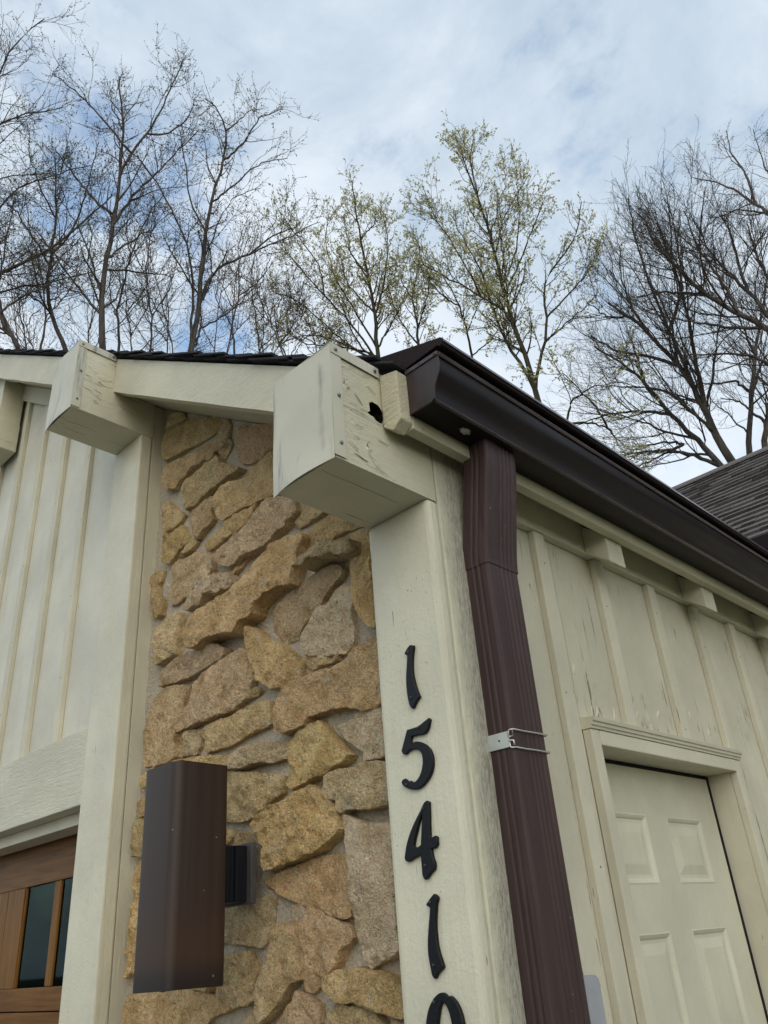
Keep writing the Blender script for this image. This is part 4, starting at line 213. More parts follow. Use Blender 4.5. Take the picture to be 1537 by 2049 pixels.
M_SOFFIT = paint('cream_paint_soffit', (.5, .47, .36), 'x', .15, .55, .7, .2)
M_CASING = paint('cream_paint_casing', CREAM_W, 'z', .05, .42, .35, .1, speck=.35)
M_DOOR = paint('cream_paint_door', (.62, .6, .49), 'z', 0., .38, .12, 0, speck=.25)
M_TAIL = paint('cream_paint_rake_end', (.6, .56, .42), 'x', .3, .5, 2.4, 1.4)


def m_simple(name, base, rough=.5, metal=0., spec=.4, var=.15, scale=30, bump=.1, dist=.002, st=(1, 1, 1), detail=5):
    mt, gg, out = new_mat(name)
    raw, v, oi = obj_vec(gg)
    n = gg.noise(gg.scale(v, st), scale, detail, .6)
    n2 = gg.noise(v, scale * .13, 3, .5)
    col = gg.mix(gg.ramp(n, .3, .7), [c * (1 - var) for c in base], [min(c * (1 + var), 1) for c in base])
    col = gg.mix(gg.ramp(n2, .35, .7, 0, var * 1.6), col, [c * .72 for c in base])
    finish(gg, out, col, gg.ramp(n, .3, .7, max(rough - .08, .02), rough + .08), gg.bump(n, bump, dist), spec=spec, metal=metal)
    return mt


# painted sheet metal of the beam caps, with run-down dirt
mt, gg, out = new_mat('cap_metal'); M_CAP = mt
raw, v, oi = obj_vec(gg)
runs = gg.math('MULTIPLY', gg.ramp(gg.noise(gg.scale(v, (1, 1, .09)), 46, 4, .6), .5, .72), gg.ramp(gg.noise(gg.scale(v, (1, 1, .45)), 9, 3, .6), .46, .62))
col = gg.mix(gg.ramp(gg.noise(v, 5, 4), .3, .7), (.50, .48, .375), (.55, .525, .42))
col = gg.mix(gg.math('MULTIPLY', runs, .75), col, (.17, .16, .14))
finish(gg, out, col, .42, gg.bump(gg.noise(v, 9, 2), .25, .02), spec=.4)

M_BROWN = m_simple('brown_downspout_paint', (.032, .02, .018), .4, 0, .4, .32, 60, .12, .002, (1, 1, .05))
# downspout: chalky, faded streaks
mt, gg, out = new_mat('faded_brown_metal'); M_SPOUT = mt
raw, v, oi = obj_vec(gg)
stv = gg.scale(v, (1, 1, .045))
s1 = gg.noise(stv, 85, 5, .65)
s2 = gg.noise(gg.scale(v, (1, 1, .22)), 9, 4, .6)
col = gg.mix(gg.ramp(s1, .3, .72), (.042, .0255, .0245), (.062, .038, .036))
col = gg.mix(gg.math('MULTIPLY', gg.ramp(s2, .52, .74), gg.ramp(s1, .35, .7, .4, .8)), col, (.092, .055, .048))
nk = gg.ramp(gg.noise(v, 120, 1, .4), .815, .825)
col = gg.mix(nk, col, (.35, .33, .3))
finish(gg, out, col, gg.ramp(s2, .3, .7, .46, .6), gg.bump(gg.noise(v, 7, 3), .15, .012), spec=.28)
M_GUTTER = m_simple('dark_brown_gutter', (.012, .0085, .0082), .42, 0, .14, .3, 24, .12, .003, (1, .12, 1))
M_BEAD = m_simple('gutter_edge_highlight', (.05, .037, .037), .3, 0, .5, .25, 40, .05, .002, (1, .1, 1))  # paler than the gutter brown: the sky highlight on metal edges, as colour
M_GUARD = m_simple('granular_brown', (.022, .0135, .0145), .85, 0, .2, .3, 260, .9, .004)
M_SHINGLE = m_simple('black_shingle', (.022, .021, .024), .9, 0, .2, .45, 190, .9, .005)
M_SHINGLE_W = m_simple('grey_brown_shingle', (.15, .134, .128), .9, 0, .2, .4, 120, .9, .006)
M_WINGTRIM = m_simple('wing_metal_edge', (.32, .3, .3), .4, .2, .5, .1)
M_MORTAR = m_simple('mortar', (.475, .41, .31), .9, 0, .15, .16, 110, 1.0, .01, detail=8)
M_NUM = m_simple('black_enamel', (.004, .0045, .006), .45, 0, .28, .3, 220, .35, .002)
M_SCREW = m_simple('screw_head', (.2, .2, .19), .35, .7, .5, .15)
M_SCREW_B = m_simple('dark_screw', (.05, .05, .052), .3, .6, .6, .15)
M_GALV = m_simple('galvanised_strap', (.5, .54, .52), .38, .35, .5, .12, 20, .08, .002)
M_WIRE = m_simple('zinc_wire', (.58, .56, .53), .32, .6, .5, .1)
M_BLACK = m_simple('black_rubber', (.006, .006, .01), .7, 0, .2, .1)
M_ROT = m_simple('rotten_wood', (.016, .011, .008), .95, 0, .05, .5, 60, .8, .01)
M_GREYBOX = m_simple('grey_plastic', (.34, .35, .38), .5, 0, .4, .05)
M_LAMP = None
mt, gg, out = new_mat('bronze_lamp_paint'); M_LAMP = mt
raw, v, oi = obj_vec(gg)
s1 = gg.noise(gg.scale(v, (1, 1, .03)), 60, 5, .65)
s2 = gg.noise(gg.scale(v, (1, 1, .3)), 7, 3, .6)
sx = gg.n('ShaderNodeSeparateXYZ', ins={0: raw})
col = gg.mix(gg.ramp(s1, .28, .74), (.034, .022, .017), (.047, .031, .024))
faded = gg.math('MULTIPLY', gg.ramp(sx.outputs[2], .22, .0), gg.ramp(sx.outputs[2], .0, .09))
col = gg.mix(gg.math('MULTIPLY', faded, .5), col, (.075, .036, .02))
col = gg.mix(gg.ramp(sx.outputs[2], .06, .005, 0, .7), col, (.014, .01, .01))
nk = gg.ramp(gg.noise(v, 75, 1, .4), .80, .81)
col = gg.mix(nk, col, (.34, .33, .32))
finish(gg, out, col, gg.ramp(s1, .3, .7, .42, .52), gg.bump(s1, .06, .002), spec=.3)
M_BRACKET = m_simple('dark_blue_bracket', (.006, .0085, .014), .45, 0, .3, .25, 40, .05, .002, (1, 1, .1))
M_BACKPLATE = m_simple('grey_bracket_plate', (.075, .068, .066), .5, 0, .4, .2)
M_CONC = m_simple('concrete', (.25, .24, .215), .9, 0, .2, .15, 3, .3, .01, detail=8)
M_GROUND = m_simple('lawn', (.06, .07, .03), .95, 0, .1, .4, 2.2, .6, .05, detail=9)
M_SEAL = m_simple('sealant', (.34, .35, .31), .6, 0, .3, .15, 60, .5, .004)
M_DARK = m_simple('dark_interior', (.008, .011, .011), .9, 0, .1, .2)
M_PANE_REFLECTION = m_simple('grey_pane_reflection', (.1, .125, .125), .7, 0, .2, .1)  # grey that paints the pale reflection in the door panes
M_FLAKE = m_simple('lifted_paint', (.62, .594, .47), .55, 0, .3, .1)

# stained garage door timber
mt, gg, out = new_mat('stained_timber'); M_STAIN = mt
raw, v, oi = obj_vec(gg)
gr = gg.noise(gg.scale(v, (.06, 1, 1)), 70, 6, .65, .5)
col = gg.mix(gg.ramp(gr, .3, .7), (.105, .045, .010), (.19, .085, .02))
finish(gg, out, col, .42, gg.bump(gr, .2, .003), spec=.15)
mt, gg, out = new_mat('stained_timber_upright'); M_STAIN_V = mt
raw, v, oi = obj_vec(gg)
gr = gg.noise(gg.scale(v, (1, 1, .06)), 70, 6, .65, .5)
col = gg.mix(gg.ramp(gr, .3, .7), (.125, .055, .0105), (.225, .1, .02))
finish(gg, out, col, .42, gg.bump(gr, .2, .003), spec=.15)

# window glass: tinted, see-through with a mirror film by fresnel
mt, gg, out = new_mat('window_glass'); M_GLASS = mt
tr = gg.n('ShaderNodeBsdfTransparent', ins={0: (.42, .62, .6)})
gl = gg.n('ShaderNodeBsdfGlossy', ins={'Color': (.25, .33, .33), 'Roughness': .03})
fr = gg.n('ShaderNodeFresnel', ins={'IOR': 1.5})
mx = gg.n('ShaderNodeMixShader', ins={0: fr.outputs[0], 1: tr.outputs[0], 2: gl.outputs[0]})
gg.nt.links.new(mx.outputs[0], out.inputs[0])

# field stone (every stone its own grain): colour from the object, mottling, pits and veins
mt, gg, out = new_mat('field_stone'); M_STONE = mt
raw, v, oi = obj_vec(gg)
base = oi.outputs['Color']
n1 = gg.noise(v, 13, 6, .65, .5)
n2 = gg.noise(v, 85, 6, .72, .3)
n3 = gg.noise(gg.vmath('ADD', v, (9, 3, 5)), 21, 5, .65, .6)
n4 = gg.noise(v, 230, 4, .7)
vor = gg.n('ShaderNodeTexVoronoi', feature='DISTANCE_TO_EDGE', ins={'Vector': gg.vmath('ADD', v, gg.vmath('SCALE', gg.noise(v, 30, 4, .6, 0, 'Color'), None)), 'Scale': 24})
col = gg.mix(gg.ramp(n1, .32, .68), gg.mix(1, base, (.8, .76, .69), 'MULTIPLY'), gg.mix(1, base, (1.2, 1.2, 1.22), 'MULTIPLY'))
col = gg.mix(gg.ramp(n3, .55, .75, 0, .55), col, gg.mix(1, base, (1.15, .9, .66), 'MULTIPLY'))
col = gg.mix(gg.ramp(n3, .45, .27, 0, .6), col, (.5, .45, .35))
col = gg.mix(gg.ramp(n2, .58, .75, 0, .55), col, gg.mix(1, base, (1.5, 1.5, 1.5), 'MULTIPLY'))
col = gg.mix(gg.ramp(n2, .42, .26, 0, .62), col, gg.mix(1, base, (.5, .43, .35), 'MULTIPLY'))
pit = gg.math('MULTIPLY', gg.ramp(n4, .6, .7), gg.ramp(n1, .36, .55))
col = gg.mix(gg.math('MULTIPLY', pit, .7), col, (.09, .06, .033))
col = gg.mix(gg.ramp(n4, .40, .27, 0, .45), col, gg.mix(1, base, (1.45, 1.5, 1.6), 'MULTIPLY'))
n5 = gg.noise(gg.vmath('ADD', v, (2, 8, 4)), 300, 4, .7, .4)
n6 = gg.noise(gg.vmath('ADD', v, (7, 1, 2)), 130, 4, .7, .8)
grain = gg.math('ADD', gg.math('MULTIPLY', n5, .5), gg.math('MULTIPLY', n6, .5))
gv = gg.ramp(grain, .36, .62, .85, 2.4, False)
gcol = gg.n('ShaderNodeCombineColor', ins={0: gv, 1: gv, 2: gv}).outputs[0]
col = gg.mix(1, col, gcol, 'MULTIPLY')
hole_ = gg.math('MULTIPLY', gg.ramp(n6, .37, .30), gg.ramp(n1, .4, .5))
col = gg.mix(gg.math('MULTIPLY', hole_, .75), col, (.085, .055, .03))
h = gg.math('ADD', gg.math('ADD', gg.math('ADD', gg.math('MULTIPLY', grain, 1.1), gg.math('MULTIPLY', n2, 1.3)), gg.math('MULTIPLY', n4, gg.math('ADD', .35, gg.math('MULTIPLY', oi.outputs['Random'], .9)))), gg.math('MULTIPLY', n1, .8))
h = gg.math('SUBTRACT', h, gg.math('MULTIPLY', pit, .5))
finish(gg, out, col, .9, gg.bump(h, 1.0, .026), spec=.15)


def m_bark(name, a, b):
    mt, gg, out = new_mat(name)
    raw, v, oi = obj_vec(gg)
    n = gg.noise(gg.scale(v, (1, 1, .25)), 14, 5, .65)
    finish(gg, out, gg.mix(gg.ramp(n, .35, .65), a, b), .9, gg.bump(n, .6, .03), spec=.1)
    return mt


M_BARK = m_bark('dark_bark', (.045, .037, .031), (.105, .088, .072))
M_BARK_OLIVE = m_bark('olive_bark', (.03, .026, .018), (.07, .06, .038))
M_BARK_GREY = m_bark('grey_bark', (.06, .052, .046), (.13, .115, .1))
M_BARK_PALE = m_bark('pale_twig_bark', (.07, .055, .047), (.14, .115, .1))


def m_leaf(name, a, b):
    mt, gg, out = new_mat(name)
    t = gg.n('ShaderNodeTexCoord')
    n = gg.noise(t.outputs['Object'], 1.6, 4, .7)
    n2 = gg.n('ShaderNodeTexWhiteNoise', ins={'Vector': gg.vmath('SNAP', t.outputs['Object'], (.12, .12, .12))}).outputs['Value']
    col = gg.mix(gg.math('ADD', gg.math('MULTIPLY', gg.ramp(n, .3, .7), .5), gg.math('MULTIPLY', n2, .5)), a, b)
    d = gg.n('ShaderNodeBsdfDiffuse', ins={'Color': col})
    tl = gg.n('ShaderNodeBsdfTranslucent', ins={'Color': col})
    mx = gg.n('ShaderNodeMixShader', ins={0: .45, 1: d.outputs[0], 2: tl.outputs[0]})
    gg.nt.links.new(mx.outputs[0], out.inputs[0])
    return mt


M_LEAF = m_leaf('spring_leaf', (.40, .365, .13), (.70, .65, .32))
M_BUD = m_leaf('leaf_bud', (.07, .06, .03), (.24, .22, .1))


# ------------------------------------------------------------------ mesh helpers
ORIGIN = {}


def link(name, me, mt, parent=None, smooth=False):
    me.name = name
    o = bpy.data.objects.new(name, me)
    COL.objects.link(o)
    if mt is not None: me.materials.append(mt)
    if parent is not None:
        o.parent = parent
        org = world_loc(parent)
        if org.length: me.transform(Matrix.Translation(-org))
    if smooth:
        me.polygons.foreach_set('use_smooth', [True] * len(me.polygons))
    return o


def world_loc(o):
    v = Vector((0, 0, 0))
    while o is not None:
        v += o.location
        o = o.parent
    return v


def from_bm(name, bm, mt, parent=None, smooth=False, recalc=True):
    if recalc: bmesh.ops.recalc_face_normals(bm, faces=bm.faces)
    me = bpy.data.meshes.new(name)
    bm.to_mesh(me); bm.free()
    return link(name, me, mt, parent, smooth)


def bm_box(bm, x0, x1, y0, y1, z0, z1, bevel=0.):
    r = bmesh.ops.create_cube(bm, size=1)
    vs = r['verts']
    for v in vs:
        v.co = Vector((x0 + (v.co.x + .5) * (x1 - x0), y0 + (v.co.y + .5) * (y1 - y0), z0 + (v.co.z + .5) * (z1 - z0)))
    if bevel:
        es = list({e for v in vs for e in v.link_edges})
        bmesh.ops.bevel(bm, geom=es, offset=bevel, segments=2, affect='EDGES', profile=.6)


def box(name, mt, parent, x0, x1, y0, y1, z0, z1, bevel=0.):
    bm = bmesh.new()
    bm_box(bm, min(x0, x1), max(x0, x1), min(y0, y1), max(y0, y1), min(z0, z1), max(z0, z1), bevel)
    return from_bm(name, bm, mt, parent)


def bm_prism(bm, poly, axis, a, b):
    """poly in the plane normal to axis, extruded from a to b"""
    def P(p, t):
        if axis == 'x': return (t, p[0], p[1])
        if axis == 'y': return (p[0], t, p[1])
        return (p[0], p[1], t)
    n = len(poly)
    v0 = [bm.verts.new(P(p, a)) for p in poly]; v1 = [bm.verts.new(P(p, b)) for p in poly]
    bm.faces.new(v0); bm.faces.new(v1[::-1])
    for i in range(n):
        j = (i + 1) % n
        bm.faces.new((v0[i], v0[j], v1[j], v1[i]))
    return v0, v1


def prism(name, mt, parent, poly, axis, a, b, bevel=0., smooth=False):
    bm = bmesh.new()
    bm_prism(bm, poly, axis, a, b)
    if bevel: bmesh.ops.bevel(bm, geom=list(bm.edges), offset=bevel, segments=2, affect='EDGES', profile=.6)
    return from_bm(name, bm, mt, parent, smooth)


def bm_tube(bm, pts, r, sides=8, cap=True):
    pts = [Vector(p) for p in pts]
    rings = []
    ref = Vector((.31, .17, .93))
    for i, p in enumerate(pts):
        d = (pts[min(i + 1, len(pts) - 1)] - pts[max(i - 1, 0)]).normalized()
        a = d.cross(ref).normalized(); b = d.cross(a)
        rr = r[i] if hasattr(r, '__len__') else r
        rings.append([bm.verts.new(p + (a * math.cos(t) + b * math.sin(t)) * rr) for t in [2 * math.pi * k / sides for k in range(sides)]])
    for A, B in zip(rings, rings[1:]):
        for k in range(sides):
            bm.faces.new((A[k], A[(k + 1) % sides], B[(k + 1) % sides], B[k]))
    if cap:
        bm.faces.new(rings[0][::-1]); bm.faces.new(rings[-1])


def bm_disc(bm, c, nrm, r, h, sides=10):
    """a low screw head: dome of three rings"""
    c = Vector(c); nrm = Vector(nrm).normalized()
    a = nrm.orthogonal().normalized(); b = nrm.cross(a)
    prev = None
    for rr, hh in ((1, 0), (1, .5), (.7, .95)):
        ring = [bm.verts.new(c + nrm * h * hh + (a * math.cos(t) + b * math.sin(t)) * r * rr) for t in [2 * math.pi * k / sides for k in range(sides)]]
        if prev:
            for k in range(sides): bm.faces.new((prev[k], prev[(k + 1) % sides], ring[(k + 1) % sides], ring[k]))
        prev = ring
    bm.faces.new(prev)


def screw(mt, parent, c, nrm, r=.005, h=.003):
    bm = bmesh.new(); bm_disc(bm, c, nrm, r, h)
    # drive slot
    n = Vector(nrm).normalized(); a = n.orthogonal().normalized(); b = n.cross(a)
    o = from_bm('screw', bm, mt, parent, True)
    return o


def empty(name, loc, label=None, cat=None, group=None, kind=None):
    o = bpy.data.objects.new(name, None)
    o.empty_display_size = .1
    COL.objects.link(o); o.location = loc
    tag(o, label, cat, group, kind)
    return o


def tag(o, label=None, cat=None, group=None, kind=None):
    if label: o['label'] = label
    if cat: o['category'] = cat
    if group: o['group'] = group
    if kind: o['kind'] = kind
    return o


def grid_mesh(name, nx, ny, fn, mt, parent, thick=None, smooth=True):
    """parametric sheet fn(u,v)->(x,y,z); thick = vector for the back side"""
    bm = bmesh.new()
    A = [[bm.verts.new(fn(i / nx, j / ny)) for j in range(ny + 1)] for i in range(nx + 1)]
    for i in range(nx):
        for j in range(ny): bm.faces.new((A[i][j], A[i + 1][j], A[i + 1][j + 1], A[i][j + 1]))
    if thick is not None:
        t = Vector(thick)
        B = [[bm.verts.new(A[i][j].co + t) for j in range(ny + 1)] for i in range(nx + 1)]
        for i in range(nx):
            for j in range(ny): bm.faces.new((B[i][j + 1], B[i + 1][j + 1], B[i + 1][j], B[i][j]))
        for i in range(nx):
            bm.faces.new((A[i][0], B[i][0], B[i + 1][0], A[i + 1][0])); bm.faces.new((A[i + 1][ny], B[i + 1][ny], B[i][ny], A[i][ny]))
        for j in range(ny):
            bm.faces.new((A[0][j + 1], B[0][j + 1], B[0][j], A[0][j])); bm.faces.new((A[nx][j], B[nx][j], B[nx][j + 1], A[nx][j + 1]))
    o = from_bm(name, bm, mt, parent, smooth)
    if smooth: o.data.set_sharp_from_angle(angle=math.radians(35))
    return o


def flakes(name, parent, spots, nrm, along, mt=None, curl=.0028):
    """chips of paint that have lifted along one edge; spots = (centre, length, width)"""
    bm = bmesh.new()
    n = Vector(nrm); a = Vector(along); b = n.cross(a)
    for c, ln, wd in spots:
        c = Vector(c); rot = random.uniform(-.35, .35)
        a2 = a * math.cos(rot) + b * math.sin(rot); b2 = n.cross(a2)
        if random.random() < .35: b2 = -b2
        nu = 7
        rows = []
        ph = random.uniform(0, 6)
        for j, (w, hh) in enumerate(((0, .0002), (.55, .0006), (.85, curl * .45), (1., curl))):
            row = []
            for i in range(nu):
                t = i / (nu - 1)
                env = math.sin(math.pi * (.06 + .88 * t)) ** .6
                wob = 1 + .35 * math.sin(t * 7 + ph) + random.uniform(-.18, .18)
                p = c + a2 * (t - .5) * ln + b2 * (w * wd * .62 * env * wob) + n * (hh * env + .0004)
                row.append(bm.verts.new(p))
            rows.append(row)
        for A, B in zip(rows, rows[1:]):
            for i in range(nu - 1): bm.faces.new((A[i], A[i + 1], B[i + 1], B[i]))
    o = from_bm(name, bm, mt or M_FLAKE, parent, False)
    o['kind'] = 'stuff'
    return o


# ------------------------------------------------------------------ ground
def slab(name, x0, x1, y0, y1, z, mt, label=None):
    bm = bmesh.new()
    bm.faces.new([bm.verts.new(p) for p in ((x0, y0, z), (x1, y0, z), (x1, y1, z), (x0, y1, z))])
    return tag(from_bm(name, bm, mt), None, None, None, 'structure')


slab('ground', -600, 600, -600, 600, 0, M_GROUND)
slab('driveway', -7.5, 1.6, -14, 0.16, .004, M_CONC)
slab('path', .02, 1.6, 0.16, 4.8, .004, M_CONC)

# ------------------------------------------------------------------ the garage
PITCH = .65
GAR = empty('garage', (0, 0, 0), 'cream board and batten garage with stone panel, brown eave and projecting beam ends', 'garage')
zs = lambda x: 2.632 - PITCH * x          # underside of the roof deck at x (x is negative inwards)
PX = .1904                                 # width of the corner post
X2, X2L = -1.32, -1.5145                   # second post

# corner post
box('post', M_POST, GAR, -PX, 0, 0, .0375, 0, 2.472, .011)['label'] = 'cream face board of the corner post carrying the numbers'
box('post', M_POST_SIDE, GAR, -PX + .004, -.0004, .0378, .2, 0, 2.631, .006)
# second post
box('post', M_POST, GAR, X2L, X2, 0, .045, 0, 3.339, .006)
prism('post_trim', M_BATT, GAR, [(X2L + .02, 0), (X2 - .003, 0), (X2 - .003, zs(X2) - .002), (X2L + .02, zs(X2L + .02) - .002)], 'y', .0475, .112, .003)


def make_beam(xr, z0, z1, hole=None, cap_bulge=.01, y0=-.272, y1=.031):
    xl = xr - PX
    bm = bmesh.new()
    outer = [(y0, z0), (y1, z0), (y1, z1), (y0, z1)]
    nz = 1
    if hole:
        polys = [[Vector((p[0], p[1], 0)) for p in outer], [Vector((p[0], p[1], 0)) for p in hole]]
        flat = outer + hole
        tris = geometry.tessellate_polygon(polys)
        vs = [bm.verts.new((xr, p[0], p[1])) for p in flat]
        for t in tris: bm.faces.new([vs[i] for i in t])
        a = vs[:4]
    else:
        a = [bm.verts.new((xr, p[0], p[1])) for p in outer]
        bm.faces.new(a)
    b = [bm.verts.new((xl, p[0], p[1])) for p in outer]
    bm.faces.new(b[::-1])
    for i in range(4):
        bm.faces.new((a[i], b[i], b[(i + 1) % 4], a[(i + 1) % 4]))
    o = from_bm('beam', bm, M_BEAM, GAR)
    if hole:
        bm = bmesh.new()
        cy = sum(p[0] for p in hole) / len(hole); cz = sum(p[1] for p in hole) / len(hole)
        rings = []
        for d, s in ((-.0005, 1.0), (-.012, 1.12), (-.045, 1.0), (-.06, .5)):
            rings.append([bm.verts.new((xr + d, cy + (p[0] - cy) * s + random.uniform(-.002, .002) * (d < -.001), cz + (p[1] - cz) * s)) for p in hole])
        for A, B in zip(rings, rings[1:]):
            for i in range(len(hole)):
                j = (i + 1) % len(hole); bm.faces.new((A[i], A[j], B[j], B[i]))
        bm.faces.new(rings[-1])
        r = from_bm('rot_hole', bm, M_ROT, o)
        # splinters round the rim
        bm = bmesh.new()
        for i, p in enumerate(hole):
            if i not in (0, 9): continue
            q = hole[(i + 1) % len(hole)]
            ty, tz = cy + (p[0] - cy) * .72, cz + (p[1] - cz) * .72
            f = [bm.verts.new(c) for c in ((xr - .001, p[0], p[1]), (xr - .001, q[0], q[1]), (xr - .006, (p[0] + ty) / 2, (p[1] + tz) / 2))]
            bm.faces.new(f)
        s_ = from_bm('splinter', bm, M_BEAM, o)
    # metal cap: front sheet, folded flange on the side, folded strip along the top
    cap = empty('end_cap', (0, 0, 0)); cap.parent = GAR
    yf = y0 - .0025
    fx = lambda u: xl - .003 + u * (PX + .006)
    def sheet(u, w):
        z = z0 - .006 + w * (z1 - z0 + .012) - .006 * (1 - u) * (1 - w)
        low = (1 - w) ** 3
        b_ = cap_bulge * low * (math.sin(math.pi * min(max(u * .9 + .02, 0), 1)) ** .8) + .0012 * math.sin(u * 5 + w * 7)
        return (fx(u), yf - b_ - .002, z)
    grid_mesh('front_sheet', 12, 16, sheet, M_CAP, cap, (0, .0015, 0))
    def side(u, w):
        z = z0 + .004 + w * (z1 - z0)
        return (xr + .0035 + .0008 * math.sin(w * 11) * u, yf - .002 + u * .031, z)
    grid_mesh('side_flange', 2, 12, side, M_CAP, cap, (-.0012, 0, 0))
    def top(u, w):
        return (xr + .0052, yf - .002 + u * .148, z1 - .021 + w * .027)
    grid_mesh('top_flange', 6, 1, top, M_CAP, cap, (-.0012, 0, 0), False)
    def topsheet(u, w):
        return (xl - .002 + u * (PX + .0055), yf - .002 + w * .148, z1 + .006)
    grid_mesh('top_sheet', 1, 1, topsheet, M_CAP, cap, (0, 0, -.0012), False)
    for yy, z in ((-.2575, z1 - .128), (-.2585, z0 + .037)):
        screw(M_SCREW, cap, (xr + .0042, yy, z), (1, 0, 0), .0046, .0028)
    for yy in (-.262, -.143):
        screw(M_SCREW, cap, (xr + .006, yy, z1 - .0085), (1, 0, 0), .0046, .0028)
    return o


hole = [(p[0] / 1e4, p[1] / 1e4) for p in HOLE]
b1 = make_beam(0, 2.472, 2.757, hole, .012)
b2 = make_beam(X2, 3.339, 3.628, None, .008, y1=.046)
# paint lifting on the beam sides
sp = []
for cy, cz, ln, wd in ((-.2316, 2.671, .03, .010), (-.229, 2.676, .022, .008), (-.225, 2.672, .026, -.008), (-.171, 2.541, .028, .009), (-.167, 2.545, .026, -.008), (-.174, 2.537, .02, .006), (-.215, 2.592, .05, .012), (-.205, 2.573, .06, .010),
                       (-.232, 2.566, .045, .011), (-.225, 2.553, .03, .008), (-.236, 2.632, .07, .007), (-.20, 2.62, .06, .006), (-.18, 2.608, .05, .007), (-.225, 2.72, .05, .006), (-.19, 2.705, .04, .006), (-.215, 2.69, .03, .008),
                       (-.15, 2.53, .05, .006), (-.1, 2.515, .06, .005), (-.16, 2.498, .05, .006), (-.2, 2.5, .04, .006), (-.13, 2.56, .03, .005), (-.22, 2.515, .03, .007), (-.195, 2.65, .03, .006), (-.155, 2.69, .03, .005)):
    sp.append(((0.0006, cy, cz), ln, wd))
sp = sp[-6:]
flakes('paint_flakes', b1, sp, (1, 0, 0), (0, .92, -.4))
sp = []
for k in range(5):
    sp.append(((X2 + .0006, random.uniform(-.24, -.13), random.uniform(3.37, 3.5)), random.uniform(.015, .05), random.uniform(.004, .011)))
flakes('paint_flakes', b2, sp, (1, 0, 0), (0, .95, -.3))

# open checks in the old paint and timber
def crack(parent, axis, w, pts):
    bm = bmesh.new()
    P = [Vector(p) / 1e4 for p in pts]
    Q = []
    for a, b in zip(P, P[1:]):
        n = max(2, int((b - a).length / .006))
        for k in range(n): Q.append(a + (b - a) * k / n)
    Q.append(P[-1])
    nrm = Vector((1, 0, 0)) if axis == 0 else Vector((0, 0, -1))
    rows = []
    for i, p in enumerate(Q):
        d = (Q[min(i + 1, len(Q) - 1)] - Q[max(i - 1, 0)]).normalized()
        s = nrm.cross(d)
        t = i / (len(Q) - 1)
        ww = w / 1e4 * (.25 + .75 * math.sin(math.pi * (.08 + .84 * t))) * random.uniform(.55, 1.2)
        p = p + s * random.uniform(-.0008, .0008)
        rows.append([bm.verts.new(p - s * ww * .5 + nrm * .0006), bm.verts.new(p + nrm * .0003), bm.verts.new(p + s * ww * .5 + nrm * .0006)])
    for A, B in zip(rows, rows[1:]):
        for k in (0, 1): bm.faces.new((A[k], A[k + 1], B[k + 1], B[k]))
    from_bm('crack', bm, M_ROT, parent)
    # the paint edge that curls up along one side
    bm = bmesh.new(); prev = None
    for i, p in enumerate(Q):
        d = (Q[min(i + 1, len(Q) - 1)] - Q[max(i - 1, 0)]).normalized(); s = nrm.cross(d)
        if axis == 0 and s.z > 0: s = -s
        env = math.sin(math.pi * (.03 + .94 * i / (len(Q) - 1)))
        a_ = p + s * w / 1e4 * .5
        r = [bm.verts.new(a_ + s * .005 * env + nrm * .0004), bm.verts.new(a_ + s * .002 * env + nrm * .0012 * env * random.uniform(.6, 1.3)), bm.verts.new(a_ - s * .0003 + nrm * .0028 * env * random.uniform(.5, 1.4))]
        if prev:
            for k in (0, 1): bm.faces.new((prev[k], prev[k + 1], r[k + 1], r[k]))
        prev = r
    if axis == 0: from_bm('curled_paint', bm, M_FLAKE, parent, True)
    else: bm.free()


for wh, ax, w, pts in CRACKS: crack(b1 if wh == 'b1' else b2, ax, w, pts)

# third beam end and the block above it, near the ridge
box('beam', M_BEAM, GAR, -2.83, -2.64, -.27, .02, 3.93, 4.092, .003)
prism('beam', M_BEAM, GAR, [(-2.82, 4.095), (-2.652, 4.095), (-2.652, zs(-2.652) - .004), (-2.82, zs(-2.82) - .004)], 'y', -.087, .02)

# rake board between the beams
def rake(xa, xb):
    """xa < xb"""
    bm = bmesh.new()
    n = max(2, int((xb - xa) / .12))
    bot = lambda x: 2.612 - PITCH * x
    topz = lambda x: 2.765 - PITCH * x
    prev = None
    for i in range(n + 1):
        x = xa + (xb - xa) * i / n
        w = .0016 * math.sin(x * 23) + .0012 * math.sin(x * 51 + 1)
        ring = [bm.verts.new(p) for p in ((x, -.126, bot(x) + w), (x, -.126, topz(x)), (x, -.0885, topz(x)), (x, -.0885, bot(x) + w))]
        if prev:
            for k in range(4): bm.faces.new((prev[k], prev[(k + 1) % 4], ring[(k + 1) % 4], ring[k]))
        else: bm.faces.new(ring)
        prev = ring
    bm.faces.new(prev[::-1])
    return from_bm('rake_board', bm, M_RAKE, GAR)


rk = rake(X2 + .002, -PX - .002)
rake(-3.4, X2L - .002)
# rake board end beside the corner beam, with its cut corner
prism('rake_board', M_TAIL, GAR, [(.003, 2.745), (.0555, 2.731), (.0555, 2.602), (.030, 2.583), (.003, 2.603)], 'y', -.126, -.0885, .003)
flakes('paint_flakes', rk, [((random.uniform(-1.25, -.3), -.1262, 0), random.uniform(.01, .035), random.uniform(.003, .006)) for k in range(1)], (0, -1, 0), (1, 0, 0))

